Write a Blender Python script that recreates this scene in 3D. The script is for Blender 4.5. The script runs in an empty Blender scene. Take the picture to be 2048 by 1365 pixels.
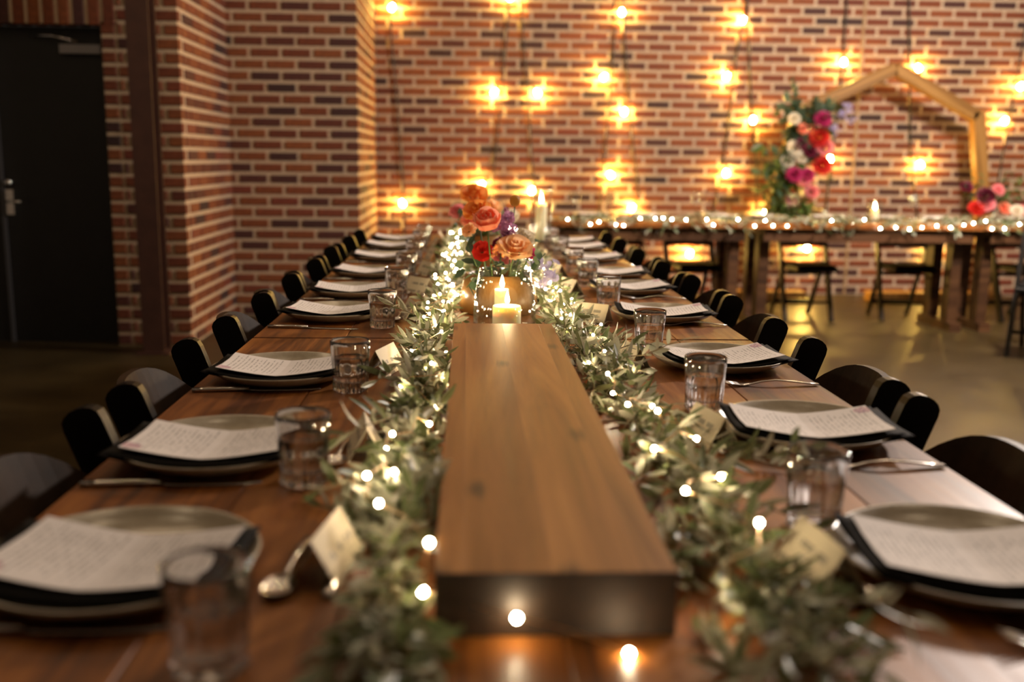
import bpy, math, random
from mathutils import Vector, Matrix, Euler
random.seed(7)
PI = math.pi
S = bpy.context.scene
COL = S.collection

# ------------------------------------------------------------------ camera
CAM = Vector((-0.085, 0.0, 1.15))
PITCH, YAW, ROLL = 0.1811, 0.0466, -0.0131
cy_, sy_ = math.cos(YAW), math.sin(YAW)
fwd = Vector((sy_ * math.cos(PITCH), cy_ * math.cos(PITCH), -math.sin(PITCH)))
rgt = Vector((cy_, -sy_, 0)); dwn = fwd.cross(rgt)
ax = math.cos(ROLL) * rgt + math.sin(ROLL) * dwn
ay = -math.sin(ROLL) * rgt + math.cos(ROLL) * dwn
camd = bpy.data.cameras.new('camera')
cam = bpy.data.objects.new('camera', camd); COL.objects.link(cam)
M = Matrix.Identity(4)
for i in range(3):
    M[i][0] = ax[i]; M[i][1] = -ay[i]; M[i][2] = -fwd[i]; M[i][3] = CAM[i]
cam.matrix_world = M
camd.lens = 35.0; camd.sensor_width = 36.0; camd.clip_start = 0.02
camd.dof.use_dof = True; camd.dof.focus_distance = 2.08; camd.dof.aperture_fstop = 2.3
S.camera = cam

# ------------------------------------------------------------------ world and lamps
W = bpy.data.worlds.new('world'); S.world = W; W.use_nodes = True
W.node_tree.nodes['Background'].inputs[0].default_value = (0.9, 0.75, 0.6, 1)
W.node_tree.nodes['Background'].inputs[1].default_value = 0.02
def lamp(name, loc, power, color, radius):
    d = bpy.data.lights.new(name, 'POINT'); d.energy = power; d.color = color; d.shadow_soft_size = radius
    o = bpy.data.objects.new(name, d); COL.objects.link(o); o.location = loc
    return o
WARM = (1.0, 0.70, 0.42); NEUT = (1.0, 0.86, 0.76)
lamp('pendant_lamp', (3.2, 4.9, 2.65), 700, NEUT, 0.16)
lamp('fill_lamp', (2.6, 6.4, 3.5), 40, WARM, 0.12)  # unseen lamp, added to brighten the back wall
lamp('fill_lamp', (-1.9, 3.4, 3.5), 10, WARM, 0.12)  # unseen lamp, added to lift the lintel and left pier
for yy in (1.7, 3.5):            # unseen overhead lamps, added for glints on the glass and warm fill
    for xx in (-1.5, -0.5, 0.5, 1.5): lamp('highlight_lamp', (xx, yy, 3.0 + 0.1 * abs(xx)), 9, (1.0, 0.74, 0.46), 0.024)
vs = S.view_settings
vs.view_transform = 'Standard'; vs.look = 'None'; vs.exposure = 0.0; vs.gamma = 1.0; vs.use_curve_mapping = False
try:
    S.cycles.use_denoising = True
    S.cycles.caustics_reflective = False; S.cycles.caustics_refractive = True; S.cycles.blur_glossy = 0.6
    S.cycles.sample_clamp_indirect = 4.0
    S.cycles.max_bounces = 14; S.cycles.transmission_bounces = 14; S.cycles.transparent_max_bounces = 16
    S.cycles.diffuse_bounces = 4; S.cycles.glossy_bounces = 5
except Exception:
    pass

# ------------------------------------------------------------------ materials
def newmat(name):
    m = bpy.data.materials.new(name); m.use_nodes = True
    nt = m.node_tree
    return m, nt, nt.nodes['Principled BSDF']
def simple(name, col, rough=0.5, metal=0.0, **kw):
    m, nt, b = newmat(name)
    b.inputs['Base Color'].default_value = (*col, 1); b.inputs['Roughness'].default_value = rough
    b.inputs['Metallic'].default_value = metal
    for k, v in kw.items(): b.inputs[k].default_value = v
    return m
def nd(nt, t, **kw):
    n = nt.nodes.new(t)
    for k, v in kw.items(): setattr(n, k, v)
    return n
def math_(nt, op, a, b=None, c=None):
    n = nt.nodes.new('ShaderNodeMath'); n.operation = op
    for i, v in enumerate((a, b, c)):
        if v is None: continue
        if isinstance(v, (int, float)): n.inputs[i].default_value = v
        else: nt.links.new(v, n.inputs[i])
    return n.outputs[0]
def ramp(nt, fac, stops):
    r = nt.nodes.new('ShaderNodeValToRGB')
    e = r.color_ramp.elements
    while len(e) < len(stops): e.new(0.5)
    for el, (p, c) in zip(e, stops): el.position = p; el.color = (*c, 1)
    nt.links.new(fac, r.inputs[0]); return r.outputs[0]
def mixcol(nt, fac, a, b, blend='MIX'):
    n = nt.nodes.new('ShaderNodeMix'); n.data_type = 'RGBA'; n.blend_type = blend
    for sock, v in ((n.inputs[0], fac), (n.inputs[6], a), (n.inputs[7], b)):
        if isinstance(v, (int, float)): sock.default_value = v
        elif isinstance(v, tuple): sock.default_value = (*v, 1)
        else: nt.links.new(v, sock)
    return n.outputs[2]
def coords(nt, scale=(1, 1, 1), loc=(0, 0, 0)):
    t = nt.nodes.new('ShaderNodeTexCoord'); mp = nt.nodes.new('ShaderNodeMapping')
    mp.inputs['Scale'].default_value = scale; mp.inputs['Location'].default_value = loc
    nt.links.new(t.outputs['Object'], mp.inputs[0]); return mp.outputs[0]
def noise(nt, vec, scale, detail=4, rough=0.55, dist=0.0):
    n = nt.nodes.new('ShaderNodeTexNoise'); n.inputs['Scale'].default_value = scale
    n.inputs['Detail'].default_value = detail; n.inputs['Roughness'].default_value = rough
    n.inputs['Distortion'].default_value = dist
    if vec is not None: nt.links.new(vec, n.inputs['Vector'])
    return n.outputs['Fac']
def bump(nt, b, h, strength=0.3, dist=0.01):
    n = nt.nodes.new('ShaderNodeBump'); n.inputs['Strength'].default_value = strength; n.inputs['Distance'].default_value = dist
    nt.links.new(h, n.inputs['Height']); nt.links.new(n.outputs[0], b.inputs['Normal'])
def emit(name, col, strength):
    m = bpy.data.materials.new(name); m.use_nodes = True; nt = m.node_tree
    nt.nodes.clear()
    e = nt.nodes.new('ShaderNodeEmission'); o = nt.nodes.new('ShaderNodeOutputMaterial')
    e.inputs[0].default_value = (*col, 1); e.inputs[1].default_value = strength
    nt.links.new(e.outputs[0], o.inputs[0]); return m

def wood(name, dark, mid, light, rough=0.33, knots=False, axis=1, rnd=0.35, fine=1.0, spec=0.3):
    m, nt, b = newmat(name)
    sc = [16.0 * fine] * 3; sc[axis] = 0.9 * fine
    oi = nt.nodes.new('ShaderNodeObjectInfo')
    mp = coords(nt, tuple(sc))
    off = nt.nodes.new('ShaderNodeVectorMath'); off.operation = 'ADD'
    cmb = nt.nodes.new('ShaderNodeCombineXYZ')
    sh = math_(nt, 'MULTIPLY', oi.outputs['Random'], 37.0)
    for i in range(3): nt.links.new(sh, cmb.inputs[i])
    nt.links.new(mp, off.inputs[0]); nt.links.new(cmb.outputs[0], off.inputs[1])
    v = off.outputs[0]
    n1 = noise(nt, v, 1.0, 7, 0.6, 0.9)
    n2 = noise(nt, v, 5.0, 5, 0.6, 0.2)
    f = math_(nt, 'ADD', math_(nt, 'MULTIPLY', n1, 0.75), math_(nt, 'MULTIPLY', n2, 0.25))
    c = ramp(nt, f, [(0.38, dark), (0.5, mid), (0.63, light)])
    if knots:
        sc2 = [11.0] * 3; sc2[axis] = 4.2; sc2[2] = 0.01
        vo = nt.nodes.new('ShaderNodeTexVoronoi'); vo.inputs['Scale'].default_value = 1.0
        kv = nt.nodes.new('ShaderNodeVectorMath'); kv.operation = 'ADD'
        nt.links.new(coords(nt, tuple(sc2), (0.37, 0.61, 0)), kv.inputs[0]); nt.links.new(cmb.outputs[0], kv.inputs[1])
        nt.links.new(kv.outputs[0], vo.inputs['Vector'])
        k = nt.nodes.new('ShaderNodeMapRange'); k.inputs[1].default_value = 0.03; k.inputs[2].default_value = 0.17
        nt.links.new(math_(nt, 'ADD', vo.outputs['Distance'], math_(nt, 'MULTIPLY_ADD', n2, 0.25, -0.125)), k.inputs[0])
        c = mixcol(nt, k.outputs[0], tuple(x * 0.3 for x in dark), c)
    hs = nt.nodes.new('ShaderNodeHueSaturation')
    nt.links.new(math_(nt, 'MULTIPLY_ADD', oi.outputs['Random'], rnd, 1.0 - rnd / 2), hs.inputs['Value'])
    nt.links.new(c, hs.inputs['Color']); nt.links.new(hs.outputs[0], b.inputs['Base Color'])
    nt.links.new(math_(nt, 'MULTIPLY_ADD', n2, 0.25, rough - 0.1), b.inputs['Roughness'])
    b.inputs['Specular IOR Level'].default_value = spec
    bump(nt, b, n2, 0.12, 0.002)
    return m

def brick_mat():
    m, nt, b = newmat('brick')
    oi = nt.nodes.new('ShaderNodeObjectInfo'); ge = nt.nodes.new('ShaderNodeNewGeometry')
    r = math_(nt, 'FRACT', math_(nt, 'ADD', oi.outputs['Random'], ge.outputs['Random Per Island']))
    c = ramp(nt, r, [(0.0, (0.032, 0.011, 0.010)), (0.13, (0.062, 0.015, 0.010)), (0.30, (0.125, 0.026, 0.008)), (0.60, (0.17, 0.040, 0.010)), (0.86, (0.215, 0.060, 0.013)), (1.0, (0.165, 0.033, 0.014))])
    n = noise(nt, coords(nt), 38.0, 5, 0.65)
    c = mixcol(nt, 1.0, c, ramp(nt, n, [(0.3, (0.62, 0.62, 0.62)), (0.7, (1.2, 1.2, 1.2))]), 'MULTIPLY')
    nt.links.new(c, b.inputs['Base Color']); b.inputs['Roughness'].default_value = 0.78
    bump(nt, b, n, 0.35, 0.004); return m
M_BRICK = brick_mat()
def noisy(name, a, c, scale, rough=0.8, bs=0.3, bd=0.004, rr=0.0):
    m, nt, b = newmat(name)
    n = noise(nt, coords(nt), scale, 6, 0.62)
    nt.links.new(ramp(nt, n, [(0.3, a), (0.7, c)]), b.inputs['Base Color'])
    b.inputs['Roughness'].default_value = rough
    if rr: nt.links.new(math_(nt, 'MULTIPLY_ADD', n, rr, rough - rr / 2), b.inputs['Roughness'])
    if bs: bump(nt, b, n, bs, bd)
    return m
M_MORTAR = noisy('mortar', (0.42, 0.305, 0.20), (0.53, 0.40, 0.27), 45, 0.9)
M_FLOOR = noisy('polished_concrete', (0.028, 0.018, 0.006), (0.047, 0.031, 0.010), 3.2, 0.38, 0.05, 0.002, 0.16)
M_PLASTER = noisy('painted_plaster', (0.20, 0.175, 0.15), (0.25, 0.22, 0.19), 3, 0.9, 0)
M_TABLE = wood('table_timber', (0.065, 0.018, 0.004), (0.19, 0.062, 0.011), (0.31, 0.118, 0.024), 0.42, rnd=0.5)
M_PLANK = wood('plank_timber', (0.19, 0.072, 0.018), (0.31, 0.128, 0.034), (0.42, 0.19, 0.056), 0.46, knots=True, rnd=0.10)
M_END_SHADE = noisy('plank_end_shade', (0.020, 0.011, 0.006), (0.035, 0.018, 0.009), 60, 0.6, 0.2, 0.002)  # near-black timber: the shade on the plank's end is put into the colour
M_ARCH = wood('arch_timber', (0.20, 0.092, 0.02), (0.29, 0.145, 0.034), (0.37, 0.19, 0.05), 0.5, axis=2)
M_DARKWOOD = wood('dark_timber', (0.03, 0.013, 0.006), (0.07, 0.03, 0.012), (0.11, 0.05, 0.02), 0.45)
M_BLACKWOOD = noisy('black_lacquer', (0.004, 0.0035, 0.003), (0.007, 0.0055, 0.0045), 25, 0.36, 0.05, 0.001)
M_CHAIRBACK = noisy('dark_lacquered_back', (0.016, 0.009, 0.005), (0.04, 0.02, 0.009), 14, 0.5, 0.04, 0.001)
for _m, _v in ((M_CHAIRBACK, 0.1), (M_BLACKWOOD, 0.2)): _m.node_tree.nodes['Principled BSDF'].inputs['Specular IOR Level'].default_value = _v
M_BLACKPAINT = noisy('black_paint', (0.003, 0.003, 0.003), (0.006, 0.006, 0.006), 6, 0.42, 0)
M_OXIDE = noisy('oxide_red_steel', (0.045, 0.016, 0.010), (0.07, 0.026, 0.016), 10, 0.55, 0.1, 0.002)
M_STEELGREY = simple('grey_steel', (0.28, 0.27, 0.28), 0.4, 0.6)
M_CHROME = simple('chrome', (0.7, 0.69, 0.67), 0.18, 1.0)
M_CUTLERY = simple('brushed_cutlery_steel', (0.62, 0.58, 0.54), 0.2, 1.0)
M_PLATE = noisy('stoneware_glaze', (0.36, 0.31, 0.235), (0.44, 0.385, 0.30), 60, 0.24, 0.05, 0.001)
M_NAPKIN = noisy('black_linen', (0.004, 0.004, 0.004), (0.010, 0.009, 0.009), 320, 0.85, 0.4, 0.001)
M_NAPKIN.node_tree.nodes['Principled BSDF'].inputs['Specular IOR Level'].default_value = 0.12
M_CORD = simple('black_rubber_cord', (0.006, 0.006, 0.006), 0.5)
M_WAX = simple('cream_wax', (0.98, 0.86, 0.62), 0.5)
_b = M_WAX.node_tree.nodes['Principled BSDF']
_b.inputs['Subsurface Weight'].default_value = 0.8; _b.inputs['Subsurface Radius'].default_value = (0.018, 0.014, 0.010); _b.inputs['Subsurface Scale'].default_value = 1.0
M_WICK = simple('charred_wick', (0.01, 0.008, 0.006), 0.9)
M_POT = noisy('amber_stoneware', (0.20, 0.095, 0.022), (0.29, 0.145, 0.04), 12, 0.35, 0.05, 0.001)
M_COPPER = simple('copper_wire', (0.72, 0.45, 0.22), 0.3, 1.0)
M_BULB = emit('warm_bulb_glow', (1.0, 0.60, 0.12), 560.0)
M_LED = emit('led_glow', (1.0, 0.78, 0.48), 230.0)
M_LEDCOOL = emit('led_glow_pale', (1.0, 0.86, 0.66), 170.0)
M_FLAME = emit('flame_glow', (1.0, 0.70, 0.34), 420.0)
def glass(name, ior, tint=(1, 1, 1), rough=0.0, sheen=0.0):
    m = bpy.data.materials.new(name); m.use_nodes = True; nt = m.node_tree; nt.nodes.clear()
    g = nt.nodes.new('ShaderNodeBsdfGlass'); o = nt.nodes.new('ShaderNodeOutputMaterial')
    g.inputs['Color'].default_value = (*tint, 1); g.inputs['IOR'].default_value = ior; g.inputs['Roughness'].default_value = rough
    if sheen:       # polished cut crystal reflects more than plain glass
        k = nt.nodes.new('ShaderNodeBsdfGlossy'); k.inputs['Roughness'].default_value = 0.04
        mx = nt.nodes.new('ShaderNodeMixShader'); lw = nt.nodes.new('ShaderNodeLayerWeight'); lw.inputs[0].default_value = 0.5
        nt.links.new(math_(nt, 'MULTIPLY_ADD', math_(nt, 'POWER', lw.outputs['Facing'], 2.5), 0.35, sheen), mx.inputs[0])
        nt.links.new(g.outputs[0], mx.inputs[1]); nt.links.new(k.outputs[0], mx.inputs[2]); nt.links.new(mx.outputs[0], o.inputs[0])
    else: nt.links.new(g.outputs[0], o.inputs[0])
    return m
M_GLASS = glass('tumbler_glass', 1.5, sheen=0.08); M_WATER = glass('water', 1.33)
def thin_glass(name, tint):
    m = bpy.data.materials.new(name); m.use_nodes = True; nt = m.node_tree; nt.nodes.clear()
    t = nt.nodes.new('ShaderNodeBsdfTransparent'); g = nt.nodes.new('ShaderNodeBsdfGlossy')
    mx = nt.nodes.new('ShaderNodeMixShader'); lw = nt.nodes.new('ShaderNodeLayerWeight'); o = nt.nodes.new('ShaderNodeOutputMaterial')
    lw.inputs[0].default_value = 0.5; fr = math_(nt, 'MULTIPLY_ADD', math_(nt, 'POWER', lw.outputs['Facing'], 3.0), 0.9, 0.06); t.inputs[0].default_value = (*tint, 1); g.inputs['Roughness'].default_value = 0.02
    nt.links.new(fr, mx.inputs[0]); nt.links.new(t.outputs[0], mx.inputs[1]); nt.links.new(g.outputs[0], mx.inputs[2])
    nt.links.new(mx.outputs[0], o.inputs[0]); return m
M_THIN = thin_glass('thin_clear_glass', (0.97, 0.98, 0.97))

def leaf_mat(name, top, under, rnd=0.5, rough=0.42):
    m, nt, b = newmat(name)
    ge = nt.nodes.new('ShaderNodeNewGeometry'); oi = nt.nodes.new('ShaderNodeObjectInfo')
    r = math_(nt, 'FRACT', math_(nt, 'ADD', oi.outputs['Random'], ge.outputs['Random Per Island']))
    c = mixcol(nt, ge.outputs['Backfacing'], top, under)
    hs = nt.nodes.new('ShaderNodeHueSaturation')
    nt.links.new(math_(nt, 'MULTIPLY_ADD', r, rnd, 1 - rnd / 2), hs.inputs['Value']); nt.links.new(c, hs.inputs['Color'])
    nt.links.new(math_(nt, 'MULTIPLY_ADD', r, 0.05, 0.475), hs.inputs['Hue'])
    nt.links.new(hs.outputs[0], b.inputs['Base Color']); b.inputs['Roughness'].default_value = rough
    tr = nt.nodes.new('ShaderNodeBsdfTranslucent'); nt.links.new(hs.outputs[0], tr.inputs[0])
    mx = nt.nodes.new('ShaderNodeMixShader'); mx.inputs[0].default_value = 0.25
    o = nt.nodes['Material Output']
    nt.links.new(b.outputs[0], mx.inputs[1]); nt.links.new(tr.outputs[0], mx.inputs[2]); nt.links.new(mx.outputs[0], o.inputs[0])
    return m
M_OLIVE = leaf_mat('olive_leaf', (0.15, 0.175, 0.075), (0.46, 0.46, 0.33))
M_EUC = leaf_mat('eucalyptus_leaf', (0.045, 0.085, 0.045), (0.09, 0.13, 0.08), 0.4)
M_FERN = leaf_mat('foliage_green', (0.06, 0.10, 0.02), (0.10, 0.14, 0.04), 0.7)
M_TWIG = simple('olive_twig', (0.22, 0.17, 0.09), 0.7)
M_STEM = simple('flower_stem', (0.06, 0.11, 0.03), 0.6)
def petal_mat(name, inner, outer, scale=40):
    m, nt, b = newmat(name)
    ge = nt.nodes.new('ShaderNodeNewGeometry')
    n = noise(nt, coords(nt), scale, 3)
    f = math_(nt, 'ADD', math_(nt, 'MULTIPLY', n, 0.6), math_(nt, 'MULTIPLY', ge.outputs['Random Per Island'], 0.4))
    nt.links.new(ramp(nt, f, [(0.25, inner), (0.75, outer)]), b.inputs['Base Color'])
    b.inputs['Roughness'].default_value = 0.6
    tr = nt.nodes.new('ShaderNodeBsdfTranslucent'); tr.inputs[0].default_value = (*outer, 1)
    mx = nt.nodes.new('ShaderNodeMixShader'); mx.inputs[0].default_value = 0.5
    nt.links.new(b.outputs[0], mx.inputs[1]); nt.links.new(tr.outputs[0], mx.inputs[2])
    nt.links.new(mx.outputs[0], nt.nodes['Material Output'].inputs[0]); return m
P_CORAL = petal_mat('coral_petal', (0.90, 0.24, 0.13), (1.0, 0.46, 0.30))
P_PEACH = petal_mat('peach_petal', (0.95, 0.48, 0.16), (1.0, 0.72, 0.42))
P_RED = petal_mat('red_petal', (0.45, 0.008, 0.01), (0.75, 0.04, 0.02))
P_LILAC = petal_mat('lilac_petal', (0.30, 0.10, 0.28), (0.52, 0.26, 0.45))
P_WHITE = petal_mat('white_petal', (0.75, 0.68, 0.52), (0.88, 0.82, 0.68))
P_BLUE = petal_mat('blue_petal', (0.28, 0.26, 0.48), (0.48, 0.44, 0.66))
P_ORANGE = petal_mat('orange_petal', (0.80, 0.20, 0.03), (0.92, 0.42, 0.10))
P_PINK = petal_mat('pink_petal', (0.75, 0.16, 0.20), (0.88, 0.38, 0.38))
P_MAGENTA = petal_mat('magenta_petal', (0.36, 0.01, 0.09), (0.60, 0.04, 0.18))
P_BURG = petal_mat('burgundy_petal', (0.10, 0.006, 0.025), (0.22, 0.015, 0.05))
P_AMBER = petal_mat('amber_head', (0.40, 0.20, 0.03), (0.62, 0.36, 0.08))
P_BERRY = petal_mat('orange_berry', (0.70, 0.26, 0.08), (0.82, 0.38, 0.14))

def paper_mat(name, base, lines=True):
    m, nt, b = newmat(name)
    t = nt.nodes.new('ShaderNodeTexCoord'); s = nt.nodes.new('ShaderNodeSeparateXYZ'); nt.links.new(t.outputs['Object'], s.inputs[0])
    x, y = s.outputs[0], s.outputs[1]
    pitch = 0.0072 if lines else 0.012
    row = math_(nt, 'FLOOR', math_(nt, 'DIVIDE', x, pitch))
    inrow = math_(nt, 'LESS_THAN', math_(nt, 'FRACT', math_(nt, 'DIVIDE', x, pitch)), 0.30)
    cmb = nt.nodes.new('ShaderNodeCombineXYZ')
    nt.links.new(math_(nt, 'MULTIPLY', row, 7.31), cmb.inputs[0]); nt.links.new(math_(nt, 'MULTIPLY', y, 190.0 if lines else 120.0), cmb.inputs[1])
    w = math_(nt, 'GREATER_THAN', noise(nt, cmb.outputs[0], 1.0, 2, 0.5), 0.47)
    cmb2 = nt.nodes.new('ShaderNodeCombineXYZ'); nt.links.new(math_(nt, 'MULTIPLY', row, 3.7), cmb2.inputs[0])
    wid = math_(nt, 'MULTIPLY_ADD', noise(nt, cmb2.outputs[0], 1.0, 0), 0.07, 0.012 if lines else -0.004)
    mar = math_(nt, 'LESS_THAN', math_(nt, 'ABSOLUTE', math_(nt, 'ADD', y, -0.004)), wid)
    skip = math_(nt, 'GREATER_THAN', math_(nt, 'ABSOLUTE', x), 0.012 if lines else 0.006)
    edge = math_(nt, 'LESS_THAN', math_(nt, 'ABSOLUTE', x), 0.098 if lines else 0.034)
    mask = inrow
    for k in (w, mar, skip, edge): mask = math_(nt, 'MULTIPLY', mask, k)
    c = mixcol(nt, math_(nt, 'MULTIPLY', mask, 0.55), base, (0.05, 0.045, 0.05))
    if lines:   # small floral emblem printed in a corner
        dx = math_(nt, 'ADD', x, 0.094); dy = math_(nt, 'ADD', y, 0.050)
        d = math_(nt, 'SQRT', math_(nt, 'ADD', math_(nt, 'MULTIPLY', dx, dx), math_(nt, 'MULTIPLY', dy, dy)))
        nn = noise(nt, t.outputs['Object'], 160.0, 3)
        lm = math_(nt, 'LESS_THAN', math_(nt, 'ADD', d, math_(nt, 'MULTIPLY', nn, 0.014)), 0.0195)
        lc = ramp(nt, noise(nt, t.outputs['Object'], 260.0, 2), [(0.4, (0.25, 0.10, 0.20)), (0.6, (0.62, 0.38, 0.40))])
        c = mixcol(nt, math_(nt, 'MULTIPLY', lm, 0.8), c, lc)
    nt.links.new(c, b.inputs['Base Color']); b.inputs['Roughness'].default_value = 0.75
    return m
M_MENU = paper_mat('printed_menu_paper', (0.70, 0.66, 0.65))
M_CARD = paper_mat('cream_card', (0.74, 0.65, 0.47), lines=False)

# ------------------------------------------------------------------ mesh helpers
class MB:
    def __init__(s): s.v = []; s.f = []; s.sm = []
    def add(s, vs, fs, smooth=False):
        n = len(s.v); s.v += [tuple(p) for p in vs]; s.f += [tuple(i + n for i in f) for f in fs]; s.sm += [smooth] * len(fs)
    def box(s, c, d, m=None):
        x, y, z = (k / 2 for k in d)
        P = [Vector((a * x, b_ * y, e * z)) for a in (-1, 1) for b_ in (-1, 1) for e in (-1, 1)]
        if m is not None: P = [m @ p for p in P]
        s.add([p + Vector(c) for p in P], [(0, 1, 3, 2), (4, 6, 7, 5), (0, 4, 5, 1), (2, 3, 7, 6), (0, 2, 6, 4), (1, 5, 7, 3)])
    def cbox(s, c, d, ch):   # box with chamfered edges
        hx, hy, hz = (k / 2 for k in d); V = []; idx = {}
        for sx in (-1, 1):
            for sy in (-1, 1):
                for sz in (-1, 1):
                    for a in range(3):
                        p = [sx * (hx - (ch if a != 0 else 0)), sy * (hy - (ch if a != 1 else 0)), sz * (hz - (ch if a != 2 else 0))]
                        idx[(sx, sy, sz, a)] = len(V); V.append((p[0] + c[0], p[1] + c[1], p[2] + c[2]))
        F = []
        def q(*k): F.append(tuple(idx[i] for i in k))
        for a in range(3):
            o1, o2 = [(1, 2), (2, 0), (0, 1)][a]
            for sg in (-1, 1):
                def key(u, w):
                    t = [0, 0, 0]; t[a] = sg; t[o1] = u; t[o2] = w; return (*t, a)
                L = [key(-1, -1), key(1, -1), key(1, 1), key(-1, 1)]
                q(*(L if sg > 0 else L[::-1]))
        for a in range(3):
            o1, o2 = [(1, 2), (2, 0), (0, 1)][a]
            for s1 in (-1, 1):
                for s2 in (-1, 1):
                    def k2(e, fa):
                        t = [0, 0, 0]; t[a] = e; t[o1] = s1; t[o2] = s2; return (*t, fa)
                    L = [k2(-1, o1), k2(1, o1), k2(1, o2), k2(-1, o2)]
                    q(*(L[::-1] if s1 * s2 > 0 else L))
        for sx in (-1, 1):
            for sy in (-1, 1):
                for sz in (-1, 1):
                    L = [(sx, sy, sz, 0), (sx, sy, sz, 1), (sx, sy, sz, 2)]
                    q(*(L if sx * sy * sz > 0 else L[::-1]))
        s.add(V, F)
    def lathe(s, prof, n=32, mod=None, smooth=True, c=(0, 0, 0)):
        V = []; F = []; m = len(prof)
        for j in range(n):
            a = 2 * PI * j / n
            for i, (r, z) in enumerate(prof):
                rr = r if mod is None else mod(r, z, a, i)
                V.append((c[0] + rr * math.cos(a), c[1] + rr * math.sin(a), c[2] + z))
        for j in range(n):
            k = (j + 1) % n
            for i in range(m - 1): F.append((j * m + i, k * m + i, k * m + i + 1, j * m + i + 1))
        s.add(V, F, smooth)
    def disc(s, r, z, n=32, up=True, c=(0, 0, 0)):
        V = [(c[0] + r * math.cos(2 * PI * j / n), c[1] + r * math.sin(2 * PI * j / n), c[2] + z) for j in range(n)]
        s.add(V, [tuple(range(n)) if up else tuple(range(n))[::-1]])
    def tube(s, pts, r, n=6, caps=True, smooth=True):
        pts = [Vector(p) for p in pts]; V = []; F = []; m = len(pts)
        rs = r if isinstance(r, (list, tuple)) else [r] * m
        ref = None
        for i, p in enumerate(pts):
            t = (pts[min(i + 1, m - 1)] - pts[max(i - 1, 0)]).normalized()
            if ref is None: ref = Vector((0, 0, 1)) if abs(t.z) < 0.9 else Vector((1, 0, 0))
            a = t.cross(ref).normalized(); b_ = t.cross(a).normalized(); ref = -b_ if False else ref
            for k in range(n):
                an = 2 * PI * k / n
                V.append(p + rs[i] * (math.cos(an) * a + math.sin(an) * b_))
        for i in range(m - 1):
            for k in range(n):
                l = (k + 1) % n; F.append((i * n + k, i * n + l, (i + 1) * n + l, (i + 1) * n + k))
        if caps: F += [tuple(range(n))[::-1], tuple(range((m - 1) * n, m * n))]
        s.add(V, F, smooth)
    def prism(s, poly, ex):    # poly: list of Vector in 3D (planar), ex: extrude vector
        n = len(poly); V = [Vector(p) for p in poly] + [Vector(p) + Vector(ex) for p in poly]
        F = [tuple(range(n))[::-1], tuple(range(n, 2 * n))] + [(i, (i + 1) % n, n + (i + 1) % n, n + i) for i in range(n)]
        s.add(V, F)
    def ico(s, c, r, sub=1, sq=(1, 1, 1)):
        t = (1 + 5 ** 0.5) / 2
        V = [Vector(p).normalized() for p in [(-1, t, 0), (1, t, 0), (-1, -t, 0), (1, -t, 0), (0, -1, t), (0, 1, t), (0, -1, -t), (0, 1, -t), (t, 0, -1), (t, 0, 1), (-t, 0, -1), (-t, 0, 1)]]
        F = [(0, 11, 5), (0, 5, 1), (0, 1, 7), (0, 7, 10), (0, 10, 11), (1, 5, 9), (5, 11, 4), (11, 10, 2), (10, 7, 6), (7, 1, 8), (3, 9, 4), (3, 4, 2), (3, 2, 6), (3, 6, 8), (3, 8, 9), (4, 9, 5), (2, 4, 11), (6, 2, 10), (8, 6, 7), (9, 8, 1)]
        for _ in range(sub):
            G = []; mid = {}
            def md(a, b_):
                k = (min(a, b_), max(a, b_))
                if k not in mid: mid[k] = len(V); V.append((V[a] + V[b_]).normalized())
                return mid[k]
            for a, b_, d in F:
                e, f, g = md(a, b_), md(b_, d), md(d, a); G += [(a, e, g), (b_, f, e), (d, g, f), (e, f, g)]
            F = G
        s.add([(c[0] + p.x * r * sq[0], c[1] + p.y * r * sq[1], c[2] + p.z * r * sq[2]) for p in V], F, True)
    def mesh(s, name, mat):
        me = bpy.data.meshes.new(name); me.from_pydata(s.v, [], s.f)
        me.polygons.foreach_set('use_smooth', s.sm); me.materials.append(mat); me.update(); return me
    def build(s, name, mat, parent=None, loc=(0, 0, 0), rot=(0, 0, 0)):
        return link(name, s.mesh(name, mat), parent, loc, rot)
def link(name, me, parent=None, loc=(0, 0, 0), rot=(0, 0, 0), scale=None):
    o = bpy.data.objects.new(name, me); COL.objects.link(o)
    o.parent = parent; o.location = loc; o.rotation_euler = rot
    if scale: o.scale = scale
    return o
def tag(o, label, cat, group=None):
    o['label'] = label; o['category'] = cat
    if group: o['group'] = group
    return o
def thing(name, label, cat, loc=(0, 0, 0), rz=0.0, group=None):
    o = bpy.data.objects.new(name, None); COL.objects.link(o); o.empty_display_size = 0.05
    o.location = loc; o.rotation_euler = (0, 0, rz)
    return tag(o, label, cat, group)
def struct(o): o['kind'] = 'structure'; return o
def stuff(o): o['kind'] = 'stuff'; return o
def copy_tree(o, parent=None):
    c = o.copy(); COL.objects.link(c); c.parent = parent
    for ch in list(o.children): copy_tree(ch, c)
    return c
def inview(p, margin=1.02):
    d = Vector(p) - CAM; z = d.dot(fwd)
    if z < 0.1: return False
    return abs(d.dot(ax) / z * 1991) < 1024 * margin and abs(d.dot(ay) / z * 1991) < 683 * margin

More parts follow.
